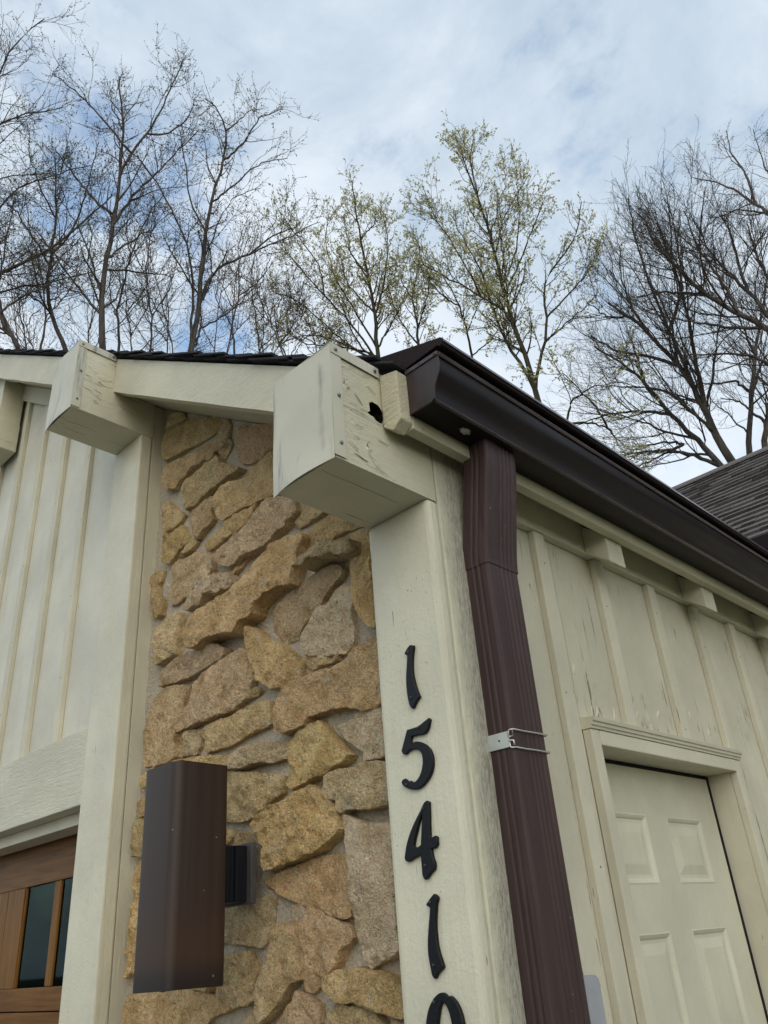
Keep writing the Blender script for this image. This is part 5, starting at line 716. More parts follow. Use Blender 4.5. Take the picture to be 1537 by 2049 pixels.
# roof deck, its lining and the shingles
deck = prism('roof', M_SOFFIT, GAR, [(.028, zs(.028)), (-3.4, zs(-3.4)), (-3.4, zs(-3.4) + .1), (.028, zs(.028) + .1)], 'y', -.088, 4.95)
back = prism('roof', M_SHINGLE, GAR, [(-3.4, zs(-3.4) + .105), (-6.8, zs(0) + .105), (-6.8, zs(0)), (-3.4, zs(-3.4))], 'y', -.13, 4.95)
ct = math.sqrt(1 + PITCH ** 2)
prism('roof_cover', M_SHINGLE, GAR, [(.05, 2.767 - PITCH * .05), (-3.42, 2.767 + PITCH * 3.42), (-3.42, 2.779 + PITCH * 3.42), (.05, 2.779 - PITCH * .05)], 'y', .2, 4.95)
k = 0
x = .062
while x > -3.38:
    for layer in (0, 1):
        dx = random.uniform(-.012, .012)
        xa = x + dx - layer * .05; xb = xa - .165
        y0_ = -.141 + random.uniform(-.008, .006) - .003 * layer
        za = 2.768 - PITCH * xa + .011 + .011 * layer + random.uniform(0, .004)
        zb = 2.768 - PITCH * xb + .003 + .009 * layer
        bm = bmesh.new()
        th = .0085
        p = [(xa, y0_, za), (xb, y0_, zb), (xb, .24, zb), (xa, .24, za)]
        lo = [bm.verts.new(q) for q in p]; hi = [bm.verts.new((q[0], q[1] + (.004 if i < 2 else 0), q[2] + th)) for i, q in enumerate(p)]
        bm.faces.new(lo[::-1]); bm.faces.new(hi)
        for i in range(4): bm.faces.new((lo[i], lo[(i + 1) % 4], hi[(i + 1) % 4], hi[i]))
        from_bm('shingle', bm, M_SHINGLE, deck)
    x -= .121

# frieze under the soffit and the board and batten wall left of the second post
prism('frieze_board', M_BATT, GAR, [(X2L - .002, zs(X2L) - .1), (X2L - .002, zs(X2L) - .003), (-3.4, zs(-3.4) - .003), (-3.4, zs(-3.4) - .1)], 'y', .012, .0385)
BX = [-1.783 - .2585 * k for k in range(7)]
sid = empty('siding', (0, 0, 0)); sid.parent = GAR
prev = X2L - .002
for bx in BX:
    nxt = bx - .02
    prism('board', M_SIDE, sid, [(nxt + .001, 2.2), (prev - .001, 2.2), (prev - .001, zs(prev) - .004), (nxt + .001, zs(nxt) - .004)], 'y', .04, .056)
    prism('batten', M_BATT, sid, [(bx - .042, 2.2), (bx, 2.2), (bx, zs(bx) - .1), (bx - .042, zs(bx - .042) - .1)], 'y', .0212, .0395, .002)
    prev = nxt
hd = box('header', M_HEAD, GAR, X2L - .0015, -4.4, .003, .075, 2.057, 2.301, .004)
box('door_stop', M_CASING, GAR, X2L - .002, -4.4, .06, .15, 2.018, 2.0565, .002)

# sectional timber garage door
gd = empty('garage_door', (0, 0, 0)); gd.parent = GAR
YD = .165
box('rail', M_STAIN, gd, -1.46, -4.3, YD, YD + .04, 1.8855, 2.05, .002)
for x0 in (-2.188, -2.353 - .40):
    pass
box('stile', M_STAIN_V, gd, -2.215, -2.350, YD - .0005, YD + .04, 1.567, 1.885, .002)
box('stile', M_STAIN_V, gd, -2.354, -2.52, YD - .0005, YD + .04, 1.567, 1.885, .002)
box('stile', M_STAIN_V, gd, -1.938, -1.985, YD + .002, YD + .035, 1.567, 1.885, .004)
box('stile', M_STAIN_V, gd, -2.207, -2.215, YD + .003, YD + .035, 1.567, 1.885, .003)
box('stile', M_STAIN_V, gd, -1.55, -1.65, YD, YD + .04, 1.567, 1.885, .002)
box('stile', M_STAIN_V, gd, -2.78, -4.3, YD, YD + .04, 1.567, 1.885, .002)
box('rail', M_STAIN, gd, -1.46, -4.3, YD, YD + .04, 1.4985, 1.5665, .002)
box('rail', M_STAIN, gd, -1.46, -4.3, YD, YD + .04, 1.0, 1.495, .002)
box('rail', M_STAIN, gd, -1.46, -4.3, YD, YD + .04, .02, .996, .002)
for x0, x1 in ((-1.985, -2.207), (-1.65, -1.938), (-2.52, -2.78)):
    box('pane', M_GLASS, gd, x0, x1, YD + .010, YD + .014, 1.567, 1.885)
    box('reflection_strip', M_PANE_REFLECTION, gd, x1 + .03, x1 + .09, YD + .06, YD + .064, 1.5, 1.95)  # strip added behind the glass, stands in for a reflection in the pane
box('interior', M_DARK, gd, -1.3, -4.5, YD + .5, YD + .52, 1.2, 2.2)

# ------------------------------------------------------------------ stone panel
def top_at(x): return zs(x) - .002
bm = bmesh.new()
nx, nz = 46, 110
rows = []
for i in range(nx + 1):
    xx = X2 - .012 + (X2 * -1 - PX + .03) * i / nx
    row = []
    for j in range(nz + 1):
        zz = .05 + (top_at(xx) - .05) * (j / nz) if j < nz else top_at(xx)
        n_ = noise.fractal(Vector((xx * 14, 3.1, zz * 14)), .8, 2, 4) * .005 + noise.noise(Vector((xx * 60, 1, zz * 60))) * .0015
        row.append(bm.verts.new((xx, .0945 - n_, zz)))
    rows.append(row)
for i in range(nx):
    for j in range(nz): bm.faces.new((rows[i][j], rows[i + 1][j], rows[i + 1][j + 1], rows[i][j + 1]))
# closed back
bk = [bm.verts.new(p) for p in ((rows[0][0].co.x, .19, .05), (rows[nx][0].co.x, .19, .05), (rows[nx][nz].co.x, .19, rows[nx][nz].co.z), (rows[0][nz].co.x, .19, rows[0][nz].co.z))]
bm.faces.new(bk[::-1])
PAN = from_bm('stone_panel', bm, M_MORTAR, GAR, True)

SCOL = {'tan': (.50, .365, .2), 'grey': (.50, .385, .215), 'ochre': (.53, .375, .185), 'brown': (.48, .36, .205), 'purple': (.44, .33, .205), 'red': (.51, .355, .19), 'pale': (.58, .47, .29), 'yellow': (.56, .40, .18)}


def make_stone(idx, prot, kind, pts):
    rs = random.Random(idx * 17 + 3)
    P = [Vector((p[0] / 1000, p[1] / 1000)) for p in pts]
    area = sum(P[i].x * P[(i + 1) % len(P)].y - P[(i + 1) % len(P)].x * P[i].y for i in range(len(P))) / 2
    if area < 0: P.reverse(); area = -area
    per = sum((P[i] - P[(i + 1) % len(P)]).length for i in range(len(P)))
    # resample the outline with a chipped wobble
    st = .008
    out = []
    for i in range(len(P)):
        a, b = P[i], P[(i + 1) % len(P)]
        n = max(1, int((b - a).length / st))
        nn = Vector(((b - a).y, -(b - a).x)).normalized()
        for k in range(n):
            q = a + (b - a) * k / n
            w = noise.noise(Vector((q.x * 60 + idx, q.y * 60, 1.7))) * .003 + noise.noise(Vector((q.x * 190, q.y * 190, 5.1 + idx))) * .0018
            out.append(q + nn * (w + .0036))
    n = len(out)
    cen = sum(out, Vector((0, 0))) / n
    def inset(d):
        res = []
        for i in range(n):
            t = (out[(i + 2) % n] - out[i - 2]).normalized()
            nrm = Vector((-t.y, t.x))
            res.append(out[i] + nrm * d)
        return res
    depth = max(prot, 26) / 1000
    edge = min(.004, depth * .2)
    ins = inset(edge * .45)
    ry = rs.uniform(-.07, .07); rz = rs.uniform(-.06, .06)
    rough = {'tan': .008, 'grey': .0095, 'ochre': .009, 'brown': .0105, 'purple': .009, 'red': .009, 'pale': .007, 'yellow': .0125}[kind]
    off = Vector((idx * 3.7, idx * 1.3, 0))
    size = math.sqrt(area)
    planes = [(cen + Vector((rs.uniform(-.5, .5), rs.uniform(-.5, .5))) * size, Vector((rs.gauss(0, .16), rs.gauss(0, .16))), rs.uniform(0, .004)) for _ in range(7)]
    lim = min(.012, depth * .4)
    def relief(q):
        v = Vector((q.x, q.y, 0)) + off
        h = noise.fractal(v * 26, .9, 2.1, 5) * rough
        # broken facets
        c = noise.voronoi(v * 24 + noise.noise_vector(v * 40) * .35)[0]
        h += (c[1] - c[0]) * rough * .8
        w_ = q + Vector((noise.noise(v * 30), noise.noise(v * 30 + Vector((5, 5, 5))))) * .006
        fc = min(a_ + g_.dot(w_ - p_) for p_, g_, a_ in planes)
        h += max(-lim, min(fc, .004))
        return h
    front = .1 - depth
    tilt = lambda q: (q.x - cen.x) * ry + (q.y - cen.y) * rz
    # inner points
    xs = [p.x for p in ins]; zs_ = [p.y for p in ins]
    gs = max(.0048, math.sqrt(area / 1100))
    inner = []
    zz = min(zs_)
    while zz < max(zs_):
        xx = min(xs)
        while xx < max(xs):
            inner.append(Vector((xx + rs.uniform(-.35, .35) * gs, zz + rs.uniform(-.35, .35) * gs)))
            xx += gs
        zz += gs
    def inside(q):
        c = False; j = n - 1
        for i in range(n):
            a, b = ins[i], ins[j]
            if (a.y > q.y) != (b.y > q.y) and q.x < (b.x - a.x) * (q.y - a.y) / (b.y - a.y) + a.x: c = not c
            j = i
        return c
    inner = [q for q in inner if inside(q) and min((q - e).length_squared for e in ins) > (gs * .45) ** 2]
    co = ins + inner
    edges = [(i, (i + 1) % n) for i in range(n)]
    V, E, Fc, oV, oE, oF = geometry.delaunay_2d_cdt(co, edges, [list(range(n))], 1, 1e-6)
    bm = bmesh.new()
    vmap = {}
    fv = []
    for i, q in enumerate(V):
        d = min((q - e).length for e in ins) if oV[i] and oV[i][0] >= n else 0
        crown = min(d / .012, 1) * .0018
        y = front + tilt(q) - relief(q) - crown
        fv.append(bm.verts.new((q.x, y, q.y)))
        for o_ in oV[i]: vmap[o_] = fv[-1]
    for f in Fc:
        try: bm.faces.new([fv[i] for i in f])
        except ValueError: pass
    # flanks back into the mortar
    mid = []; bkr = []
    for i in range(n):
        q = out[i]
        mid.append(bm.verts.new((q.x, front + tilt(q) + edge * 1.2 - relief(q) * .6, q.y)))
        s = 1 + noise.noise(Vector((q.x * 40, q.y * 40, idx))) * .02
        bq = cen + (q - cen) * (1.005 * s)
        bkr.append(bm.verts.new((bq.x, .112, bq.y)))
    for i in range(n):
        j = (i + 1) % n
        A, B = vmap.get(i), vmap.get(j)
        if A and B and A != B:
            try: bm.faces.new((A, B, mid[j], mid[i]))
            except ValueError: pass
        bm.faces.new((mid[i], mid[j], bkr[j], bkr[i]))
    o = from_bm('stone', bm, M_STONE, PAN, True)
    o.data.set_sharp_from_angle(angle=math.radians(24))
    c = SCOL[kind]; v_ = rs.uniform(1.06, 1.22)
    o.color = (c[0] * v_, c[1] * v_ * rs.uniform(.97, 1.03), c[2] * v_ * rs.uniform(.92, 1.08), 1)
    return o


for i, (pr, kd, pts) in enumerate(STONES): make_stone(i, pr, kd, pts)
for i, pts in enumerate(FILL): make_stone(100 + i, 38, random.Random(i).choice(['tan', 'ochre', 'red', 'tan', 'grey']), pts)

# ------------------------------------------------------------------ right-hand wall under the eave
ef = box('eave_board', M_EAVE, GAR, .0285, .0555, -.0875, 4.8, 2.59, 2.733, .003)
wl = empty('side_wall', (0, 0, 0)); wl.parent = GAR
BY = [.50, .805, 1.125, 1.435, 1.74, 2.045, 2.35, 2.66, 2.97, 3.275, 3.58, 3.885, 4.19, 4.5]
DY0, DY1, DZ = .632, 1.43, 2.003
prev = .2
for i, by in enumerate(BY + [4.83]):
    nxt = by + .024
    lo = 0 if nxt < .6 or prev > 1.45 else 2.04
    if prev < DY0 < nxt:
        box('board', M_SIDE_R, wl, -.085, -.07, prev + .001, DY0 - .0393, 0, 2.72)
        box('board', M_SIDE_R, wl, -.085, -.07, DY0 - .0405, nxt - .001, 2.04, 2.72)
    elif prev < DY1 < nxt:
        box('board', M_SIDE_R, wl, -.085, -.07, prev + .001, DY1 + .04, 2.04, 2.72)
        box('board', M_SIDE_R, wl, -.085, -.07, DY1 + .0415, nxt - .001, 0, 2.72)
    else:
        box('board', M_SIDE_R, wl, -.085, -.07, prev + .001, nxt - .001, lo, 2.72)
    prev = nxt
for by in BY:
    z0 = 2.074 if .6 < by < 1.46 else 0
    box('batten', M_BATT_R, wl, -.0697, -.05, by, by + .048, z0, 2.566, .0025)
box('frieze_board', M_BATT_R, GAR, -.0695, -.045, .2005, 4.84, 2.5675, 2.715, .002)
for k in range(7):
    y0 = .755 + .61 * k
    prism('rafter_tail', M_BATT_R, GAR, [(-.0445, 2.566), (.027, 2.515), (.027, zs(.027) - .012), (-.0445, zs(-.0445) - .006)], 'y', y0, y0 + .086, .002)
# gap filler above the frieze
box('eave_blocking', M_BATT_R, GAR, -.1, -.072, .2, 4.84, 2.58, 2.66)
box('wall_core', M_DARK, GAR, -.15, -.155, .21, DY0 - .02, 0, 2.6)
# inside faces so that the building is closed
box('wall_core', M_DARK, GAR, -3.3, -.2, .21, .22, 0, 2.55)
box('wall_core', M_DARK, GAR, -.16, -.15, DY1 + .03, 4.84, 0, 2.6)

# nail heads in the battens and boards
bm = bmesh.new()
for by in BY:
    z = random.uniform(2.4, 2.5)
    while z > (2.1 if .6 < by < 1.46 else .3):
        bm_disc(bm, (-.05, by + .024 + random.uniform(-.008, .008), z), (1, 0, 0), .0028, .0007, 7)
        z -= random.uniform(.3, .42)
o = from_bm('nail_heads', bm, M_SCREW, wl); o['kind'] = 'stuff'
bm = bmesh.new()
for bx in BX:
    z = zs(bx) - random.uniform(.2, .3)
    while z > 2.34:
        bm_disc(bm, (bx - .02 + random.uniform(-.008, .008), .0212, z), (0, -1, 0), .0028, .0007, 7)
        z -= random.uniform(.3, .42)
o = from_bm('nail_heads', bm, M_SCREW, sid); o['kind'] = 'stuff'

box('wall_core', M_DARK, GAR, -.36, -.35, .23, 4.84, 0, 2.6)

# paint lifting on the weathered boards above the door
sp = []
for k in range(46):
    yy = random.uniform(.56, 1.42)
    if any(b - .012 < yy < b + .06 for b in BY): continue
    sp.append(((-.0698, yy, 2.078 + abs(random.gauss(0, .05))), random.uniform(.01, .035), random.uniform(.002, .006)))
flakes('paint_flakes', wl, sp, (1, 0, 0), (0, .12, .99), curl=.004)

# side door: casing, crown, jamb, slab with raised panels
dr = empty('door', (0, 0, 0)); dr.parent = GAR
CF = -.045
box('casing', M_CASING, dr, -.0695, CF, DY0 - .039, DY0, 0, DZ + .0375, .003)
box('casing', M_CASING, dr, -.0695, CF, DY1, DY1 + .039, 0, DZ + .0375, .003)
box('casing', M_CASING, dr, -.0693, CF + .001, DY0 + .0012, DY1 - .0012, DZ, DZ + .037, .003)
prism('crown', M_CASING, dr, [(-.0695, 2.041), (CF + .003, 2.041), (CF + .004, 2.047), (CF + .008, 2.049), (CF + .009, 2.056), (CF + .013, 2.058), (CF + .015, 2.067), (-.0695, 2.072)], 'y', DY0 - .041, DY1 + .046)
box('jamb', M_CASING, dr, -.19, -.0697, DY1 + .002, DY1 + .02, 0, DZ + .018, .002)
box('jamb', M_CASING, dr, -.19, -.0697, DY0 - .02, DY0 - .002, 0, DZ + .018, .002)
box('jamb', M_CASING, dr, -.19, -.0697, DY0 - .0015, DY1 + .0015, DZ + .002, DZ + .018, .002)
SX = -.145
box('weatherstrip', M_BLACK, dr, SX - .012, SX + .0015, DY1 - .012, DY1 + .0015, .02, DZ)
box('weatherstrip', M_BLACK, dr, SX - .012, SX + .0015, DY0, DY1 - .0125, DZ - .0085, DZ + .0015)
SY0, SY1, SZ1 = DY0 + .004, DY1 - .013, DZ - .009
PC = [(.754, .972), (1.09, 1.306)]
PZ = [(1.6935, 1.8695), (.98, 1.583), (.25, .82)]
zedges = [.02, .25, .82, .98, 1.583, 1.6935, 1.8695, SZ1]
bm = bmesh.new()
def strip(y0, y1, z0, z1): bm_box(bm, SX - .04, SX, y0, y1, z0, z1)
strip(SY0, PC[0][0], .02, SZ1); strip(PC[1][1], SY1, .02, SZ1); strip(PC[0][1], PC[1][0], .02, SZ1)
for a, b in PC:
    strip(a, b, .02, .25); strip(a, b, .82, .98); strip(a, b, 1.583, 1.6935); strip(a, b, 1.8695, SZ1)
bmesh.ops.remove_doubles(bm, verts=bm.verts, dist=1e-5)
from_bm('slab', bm, M_DOOR, dr, recalc=True)
for a, b in PC:
    for z0, z1 in PZ:
        bm = bmesh.new()
        prev_ = None
        for d, x in ((0, SX - .0002), (.004, SX + .0012), (.011, SX - .0025), (.015, SX - .0065), (.024, SX - .007), (.047, SX - .0015), (.05, SX - .001)):
            ring = [bm.verts.new((x, y, z)) for y, z in ((a + d, z0 + d), (b - d, z0 + d), (b - d, z1 - d), (a + d, z1 - d))]
            if prev_:
                for k in range(4): bm.faces.new((prev_[k], prev_[(k + 1) % 4], ring[(k + 1) % 4], ring[k]))
            prev_ = ring
        bm.faces.new(prev_)
        from_bm('door_panel', bm, M_DOOR, dr)

# ------------------------------------------------------------------ gutter
GUT = empty('gutter', (.06, -.09, 2.62), 'dark brown metal gutter under a granular guard along the right eave', 'gutter')
prof = [(.0565, 2.738), (.0565, 2.623), (.121, 2.622), (.128, 2.627), (.129, 2.640), (.1315, 2.655), (.138, 2.668), (.147, 2.684), (.151, 2.70), (.1515, 2.722), (.1515, 2.726)]
inner = [(p[0] - .0012 if i > 1 else p[0] + .0012, p[1] + (.0012 if 0 < i < 4 else 0)) for i, p in enumerate(prof)]
bm = bmesh.new(); prev = None
ring_p = prof + inner[::-1]
for k in range(40):
    y_ = -.0915 + 4.7915 * k / 39
    wx = [.0011 * noise.noise(Vector((y_ * 2.3, p[1] * 30, 2.2))) * (p[0] > .07) for p in ring_p]
    wz = [.0012 * noise.noise(Vector((y_ * 1.9, p[0] * 20, 7.7))) for p in ring_p]
    ring = [bm.verts.new((p[0] + a, y_, p[1] + c)) for p, a, c in zip(ring_p, wx, wz)]
    if prev:
        for i in range(len(ring)):
            j = (i + 1) % len(ring); bm.faces.new((prev[i], prev[j], ring[j], ring[i]))
    else: bm.faces.new(ring)
    prev = ring
bm.faces.new(prev[::-1])
o = from_bm('trough', bm, M_GUTTER, GUT, True)
o.data.set_sharp_from_angle(angle=math.radians(25))
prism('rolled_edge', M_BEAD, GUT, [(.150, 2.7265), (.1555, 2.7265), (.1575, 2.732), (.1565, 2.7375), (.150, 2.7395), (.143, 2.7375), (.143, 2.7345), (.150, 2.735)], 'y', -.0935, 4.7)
capp = [(.0562, 2.7385), (.0562, 2.6215), (.122, 2.6205), (.1295, 2.6255), (.1305, 2.640), (.133, 2.655), (.1395, 2.668), (.1485, 2.684), (.1525, 2.70), (.153, 2.7385)]
ec = prism('gutter_end_cap', M_BROWN, GUT, capp, 'y', -.0945, -.092)
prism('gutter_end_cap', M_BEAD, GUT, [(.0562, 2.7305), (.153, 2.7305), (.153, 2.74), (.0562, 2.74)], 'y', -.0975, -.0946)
prism('gutter_end_cap', M_BROWN, GUT, [(.058, 2.6215), (.122, 2.6206), (.129, 2.6255), (.1302, 2.639), (.124, 2.636), (.058, 2.637)], 'y', -.0965, -.0946)
screw(M_SCREW_B, GUT, (.145, -.0975, 2.735), (0, -1, 0), .003, .002)
screw(M_SCREW_B, GUT, (.100, -.0975, 2.7355), (0, -1, 0), .002, .0015)
# lip at the base of the front face, its highlight painted by the paler colour
prism('lip_highlight', M_BEAD, GUT, [(.1235, 2.6205), (.129, 2.6225), (.1302, 2.627), (.1285, 2.628), (.122, 2.6225)], 'y', -.0915, 4.7)
# guard: granular wedge from the roof out over the trough, with a rolled nose
gp = [(-.06, 2.8435), (.150, 2.7765), (.160, 2.7735), (.1665, 2.768), (.168, 2.760), (.1655, 2.7525), (.158, 2.7515), (.1545, 2.757), (.042, 2.7505), (-.01, 2.775), (-.06, 2.807)]
prism('gutter_guard', M_GUARD, GUT, gp, 'y', -.093, 4.7)
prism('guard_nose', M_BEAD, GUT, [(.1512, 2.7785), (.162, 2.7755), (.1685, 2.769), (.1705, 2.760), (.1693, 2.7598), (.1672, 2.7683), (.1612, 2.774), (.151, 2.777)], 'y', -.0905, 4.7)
# sealant blob under the outlet
bm = bmesh.new()
bmesh.ops.create_icosphere(bm, subdivisions=3, radius=1)
for v_ in bm.verts:
    d = v_.co.normalized(); s = 1 + .35 * noise.noise(d * 2.3) + .15 * noise.noise(d * 6)
    v_.co = Vector((.0945 + d.x * .009 * s, .048 + d.y * .016 * s, 2.621 + d.z * .006 * s))
from_bm('sealant', bm, M_SEAL, GUT, True)

# ------------------------------------------------------------------ downspout
DSP = empty('downspout', (.03, .165, 0), 'brown fluted metal downspout beside the numbered corner post', 'downspout')


def spout_profile(grow=0.):
    x0, x1, y0, y1 = -.004 - grow, .06 + grow, .11 - grow, .222 + grow
    P = [(x0, y0)]
    # near face (y0), ribs
    for a, d in ((.016, 0), (.0195, .0016), (.0225, .0016), (.026, 0), (.031, 0), (.0345, .0016), (.0375, .0016), (.041, 0)): P.append((a, y0 + d))
    P += [(x1 - .007, y0), (x1 - .002, y0 + .002), (x1, y0 + .007)]
    for c in (.157, .172, .187, .202):
        for dy, d in ((-.0062, 0), (-.0035, .0017), (.0005, .0022), (.0042, .0003)): P.append((x1 - d, c + dy))
    P += [(x1, y1 - .007), (x1 - .002, y1 - .002), (x1 - .007, y1), (x0, y1)]
    return P


def loft(name, prof_, stations, mt, parent):
    bm = bmesh.new(); prev_ = None; first = None
    for z, ox, oy in stations:
        ring = [bm.verts.new((p[0] + ox, p[1] + oy, z)) for p in prof_]
        if prev_:
            for k in range(len(ring)):
                j = (k + 1) % len(ring); bm.faces.new((prev_[k], prev_[j], ring[j], ring[k]))
        else: first = ring
        prev_ = ring
    bm.faces.new(first[::-1]); bm.faces.new(prev_)
    return from_bm(name, bm, mt, parent)


loft('pipe', spout_profile(), [(z, .0006 * math.sin(z * 9), .0006 * math.sin(z * 7 + 1)) for z in [.12 + i * .1 for i in range(22)] + [2.335]], M_SPOUT, DSP)
loft('elbow', spout_profile(.0022), [(2.322, 0, 0), (2.332, 0, 0), (2.36, .003, 0), (2.45, .019, 0), (2.56, .0385, 0), (2.585, .0415, 0), (2.6245, .0435, 0)], M_SPOUT, DSP)
stp = empty('strap', (0, 0, 0)); stp.parent = DSP; stp.location = -Vector(DSP.location)
box('plate', M_GALV, stp, -.055, .052, .1070, .1084, 1.926, 1.957, .0005)
bm = bmesh.new()
bm_disc(bm, (.027, .1072, 1.942), (0, -1, 0), .0022, .0006)
from_bm('rivet', bm, M_SCREW_B, stp)
W = .0017
for zt_, s in ((1.9585, -1), (1.9235, 1)):
    bm = bmesh.new()
    zz_ = zt_
    bm_tube(bm, [(.0525, .1045, zz_ + s * .013), (.0555, .1042, zz_ + s * .0145), (.0615, .107, zz_ + s * .013), (.0622, .1075, zz_ + s * .004)], W, 8)
    bm_tube(bm, [(.0535, .1045, zz_ + s * .012), (.0535, .1045, zz_ + s * .002), (.056, .105, zz_), (.0627, .111, zz_), (.0632, .14, zz_ - .0005), (.0632, .19, zz_ + .0005), (.0628, .2245, zz_ + .0005), (.0605, .2262, zz_), (.04, .2262, zz_), (-.05, .2262, zz_)], W, 8)
    from_bm('wire', bm, M_WIRE, stp, True)

# ------------------------------------------------------------------ wall lamp
LAMP = empty('wall_lamp', (-.7, -.05, 1.554), 'bronze brown box wall lamp on the stone panel', 'lamp')
lx0, lx1, ly0, ly1, lz0, lz1 = -.795, -.651, -.2, -.05, 1.554, 2.009


def rrect(x0, x1, y0, y1, r, n=6):
    P = []
    for cx, cy, a in ((x1 - r, y0 + r, -90), (x1 - r, y1 - r, 0), (x0 + r, y1 - r, 90), (x0 + r, y0 + r, 180)):
        for k in range(n + 1):
            t = math.radians(a + 90 * k / n); P.append((cx + r * math.cos(t), cy + r * math.sin(t)))
    return P


bm = bmesh.new()
PO = rrect(lx0, lx1, ly0, ly1, .022); PI = rrect(lx0 + .003, lx1 - .003, ly0 + .003, ly1 - .003, .02)
stations = [lz0 + (lz1 - lz0) * i / 12 for i in range(13)]
ro = [[bm.verts.new((p[0] + .0006 * math.sin(z * 8), p[1], z - .0015 * math.sin(i))) for i, p in enumerate(PO)] for z in stations]
n = len(PO)
for A, B in zip(ro, ro[1:]):
    for k in range(n): bm.faces.new((A[k], A[(k + 1) % n], B[(k + 1) % n], B[k]))
ri = [[bm.verts.new((p[0], p[1], z)) for p in PI] for z in (lz0, lz0 + .05, lz1 - .02, lz1)]
for A, B in ((ro[0], ri[0]), (ri[0], ri[1]), (ri[2], ri[3]), (ri[3], ro[-1])):
    for k in range(n): bm.faces.new((A[k], A[(k + 1) % n], B[(k + 1) % n], B[k]))
bm.faces.new(ri[1]); bm.faces.new(ri[2][::-1])
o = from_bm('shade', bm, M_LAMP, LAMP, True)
o.data.set_sharp_from_angle(angle=math.radians(40))
prism('bracket', M_BRACKET, LAMP, [(-.80, -.0495), (-.715, -.0495), (-.715, -.02), (-.709, -.016), (-.709, .0), (-.699, .004), (-.699, .034), (-.80, .034)], 'z', 1.716, 1.838, .002)
box('mounting_plate', M_BACKPLATE, LAMP, -.80, -.683, .0345, .05, 1.711, 1.844, .002)
bm = bmesh.new(); bm_disc(bm, (-.72, -.125, 1.60), (0, 0, -1), .03, .02, 16)
from_bm('socket', bm, M_BACKPLATE, LAMP)

# ------------------------------------------------------------------ house numbers
NLAB = ['black metal numeral one topmost on the cream corner post', 'black metal numeral five under the topmost one', 'black metal numeral four with open loop on the corner post',
        'black metal numeral one between the four and the zero', 'black metal numeral zero lowest on the cream corner post']
for (ch, loops), scr, lab in zip(DIGITS, DIGIT_SCREWS, NLAB):
    cu = bpy.data.curves.new('numeral', 'CURVE')
    cu.dimensions = '2D'; cu.fill_mode = 'BOTH'
    cu.extrude = .0022; cu.bevel_depth = .0017; cu.bevel_resolution = 1; cu.offset = -.0016
    pts0 = loops[0]
    cx = sum(p[0] for p in pts0) / len(pts0) / 1e4; cz = min(p[1] for p in pts0) / 1e4
    for lp in loops:
        sp_ = cu.splines.new('BEZIER')
        sp_.bezier_points.add(len(lp) - 1)
        for bp, p in zip(sp_.bezier_points, lp):
            bp.co = (p[0] / 1e4 - cx, p[1] / 1e4 - cz, 0)
            bp.handle_left_type = bp.handle_right_type = 'VECTOR'
        # round the joints a little: smooth handles where the turn is gentle
        L_ = len(lp)
        for i in range(L_):
            a, b, c = (Vector(lp[(i + k) % L_]) for k in (-1, 0, 1))
            if (b - a).length and (c - b).length and (b - a).angle(c - b) < .75:
                sp_.bezier_points[i].handle_left_type = sp_.bezier_points[i].handle_right_type = 'AUTO'
        sp_.use_cyclic_u = True
        sp_.resolution_u = 5
    tmp = bpy.data.objects.new('tmp', cu); COL.objects.link(tmp)
    dg = bpy.context.evaluated_depsgraph_get()
    me = bpy.data.meshes.new_from_object(tmp.evaluated_get(dg))
    bpy.data.objects.remove(tmp)
    me.transform(Matrix.Rotation(math.radians(90), 4, 'X'))
    o = bpy.data.objects.new('house_number', me); COL.objects.link(o)
    o.location = (cx, -.0042, cz)
    me.materials.clear(); me.materials.append(M_NUM)
    tag(o, lab, 'house number', 'black house numbers on the corner post')
    for s in scr:
        bm = bmesh.new(); bm_disc(bm, (s[0] / 1e4, -.0082, s[1] / 1e4), (0, -1, 0), .0032, .0016)
        from_bm('screw', bm, M_SCREW_B, o, True)

# ------------------------------------------------------------------ small grey box behind the downspout
bm = bmesh.new()
prof_ = [(.30, 1.1), (.398, 1.1), (.398, 1.508)] + [(.384 + .014 * math.cos(t), 1.508 + .014 * math.sin(t)) for t in (.4, .8, 1.2)] + [(.384, 1.522), (.30, 1.522)]
bm_prism(bm, prof_, 'x', -.069, -.02)
bmesh.ops.bevel(bm, geom=list(bm.edges), offset=.003, segments=2, affect='EDGES')
bmesh.ops.translate(bm, verts=bm.verts, vec=(.0445, -.349, -1.1))
o = from_bm('utility_box', bm, M_GREYBOX)
o.location = (-.0445, .349, 1.1)
tag(o, 'pale grey plastic utility box behind the downspout', 'utility box')

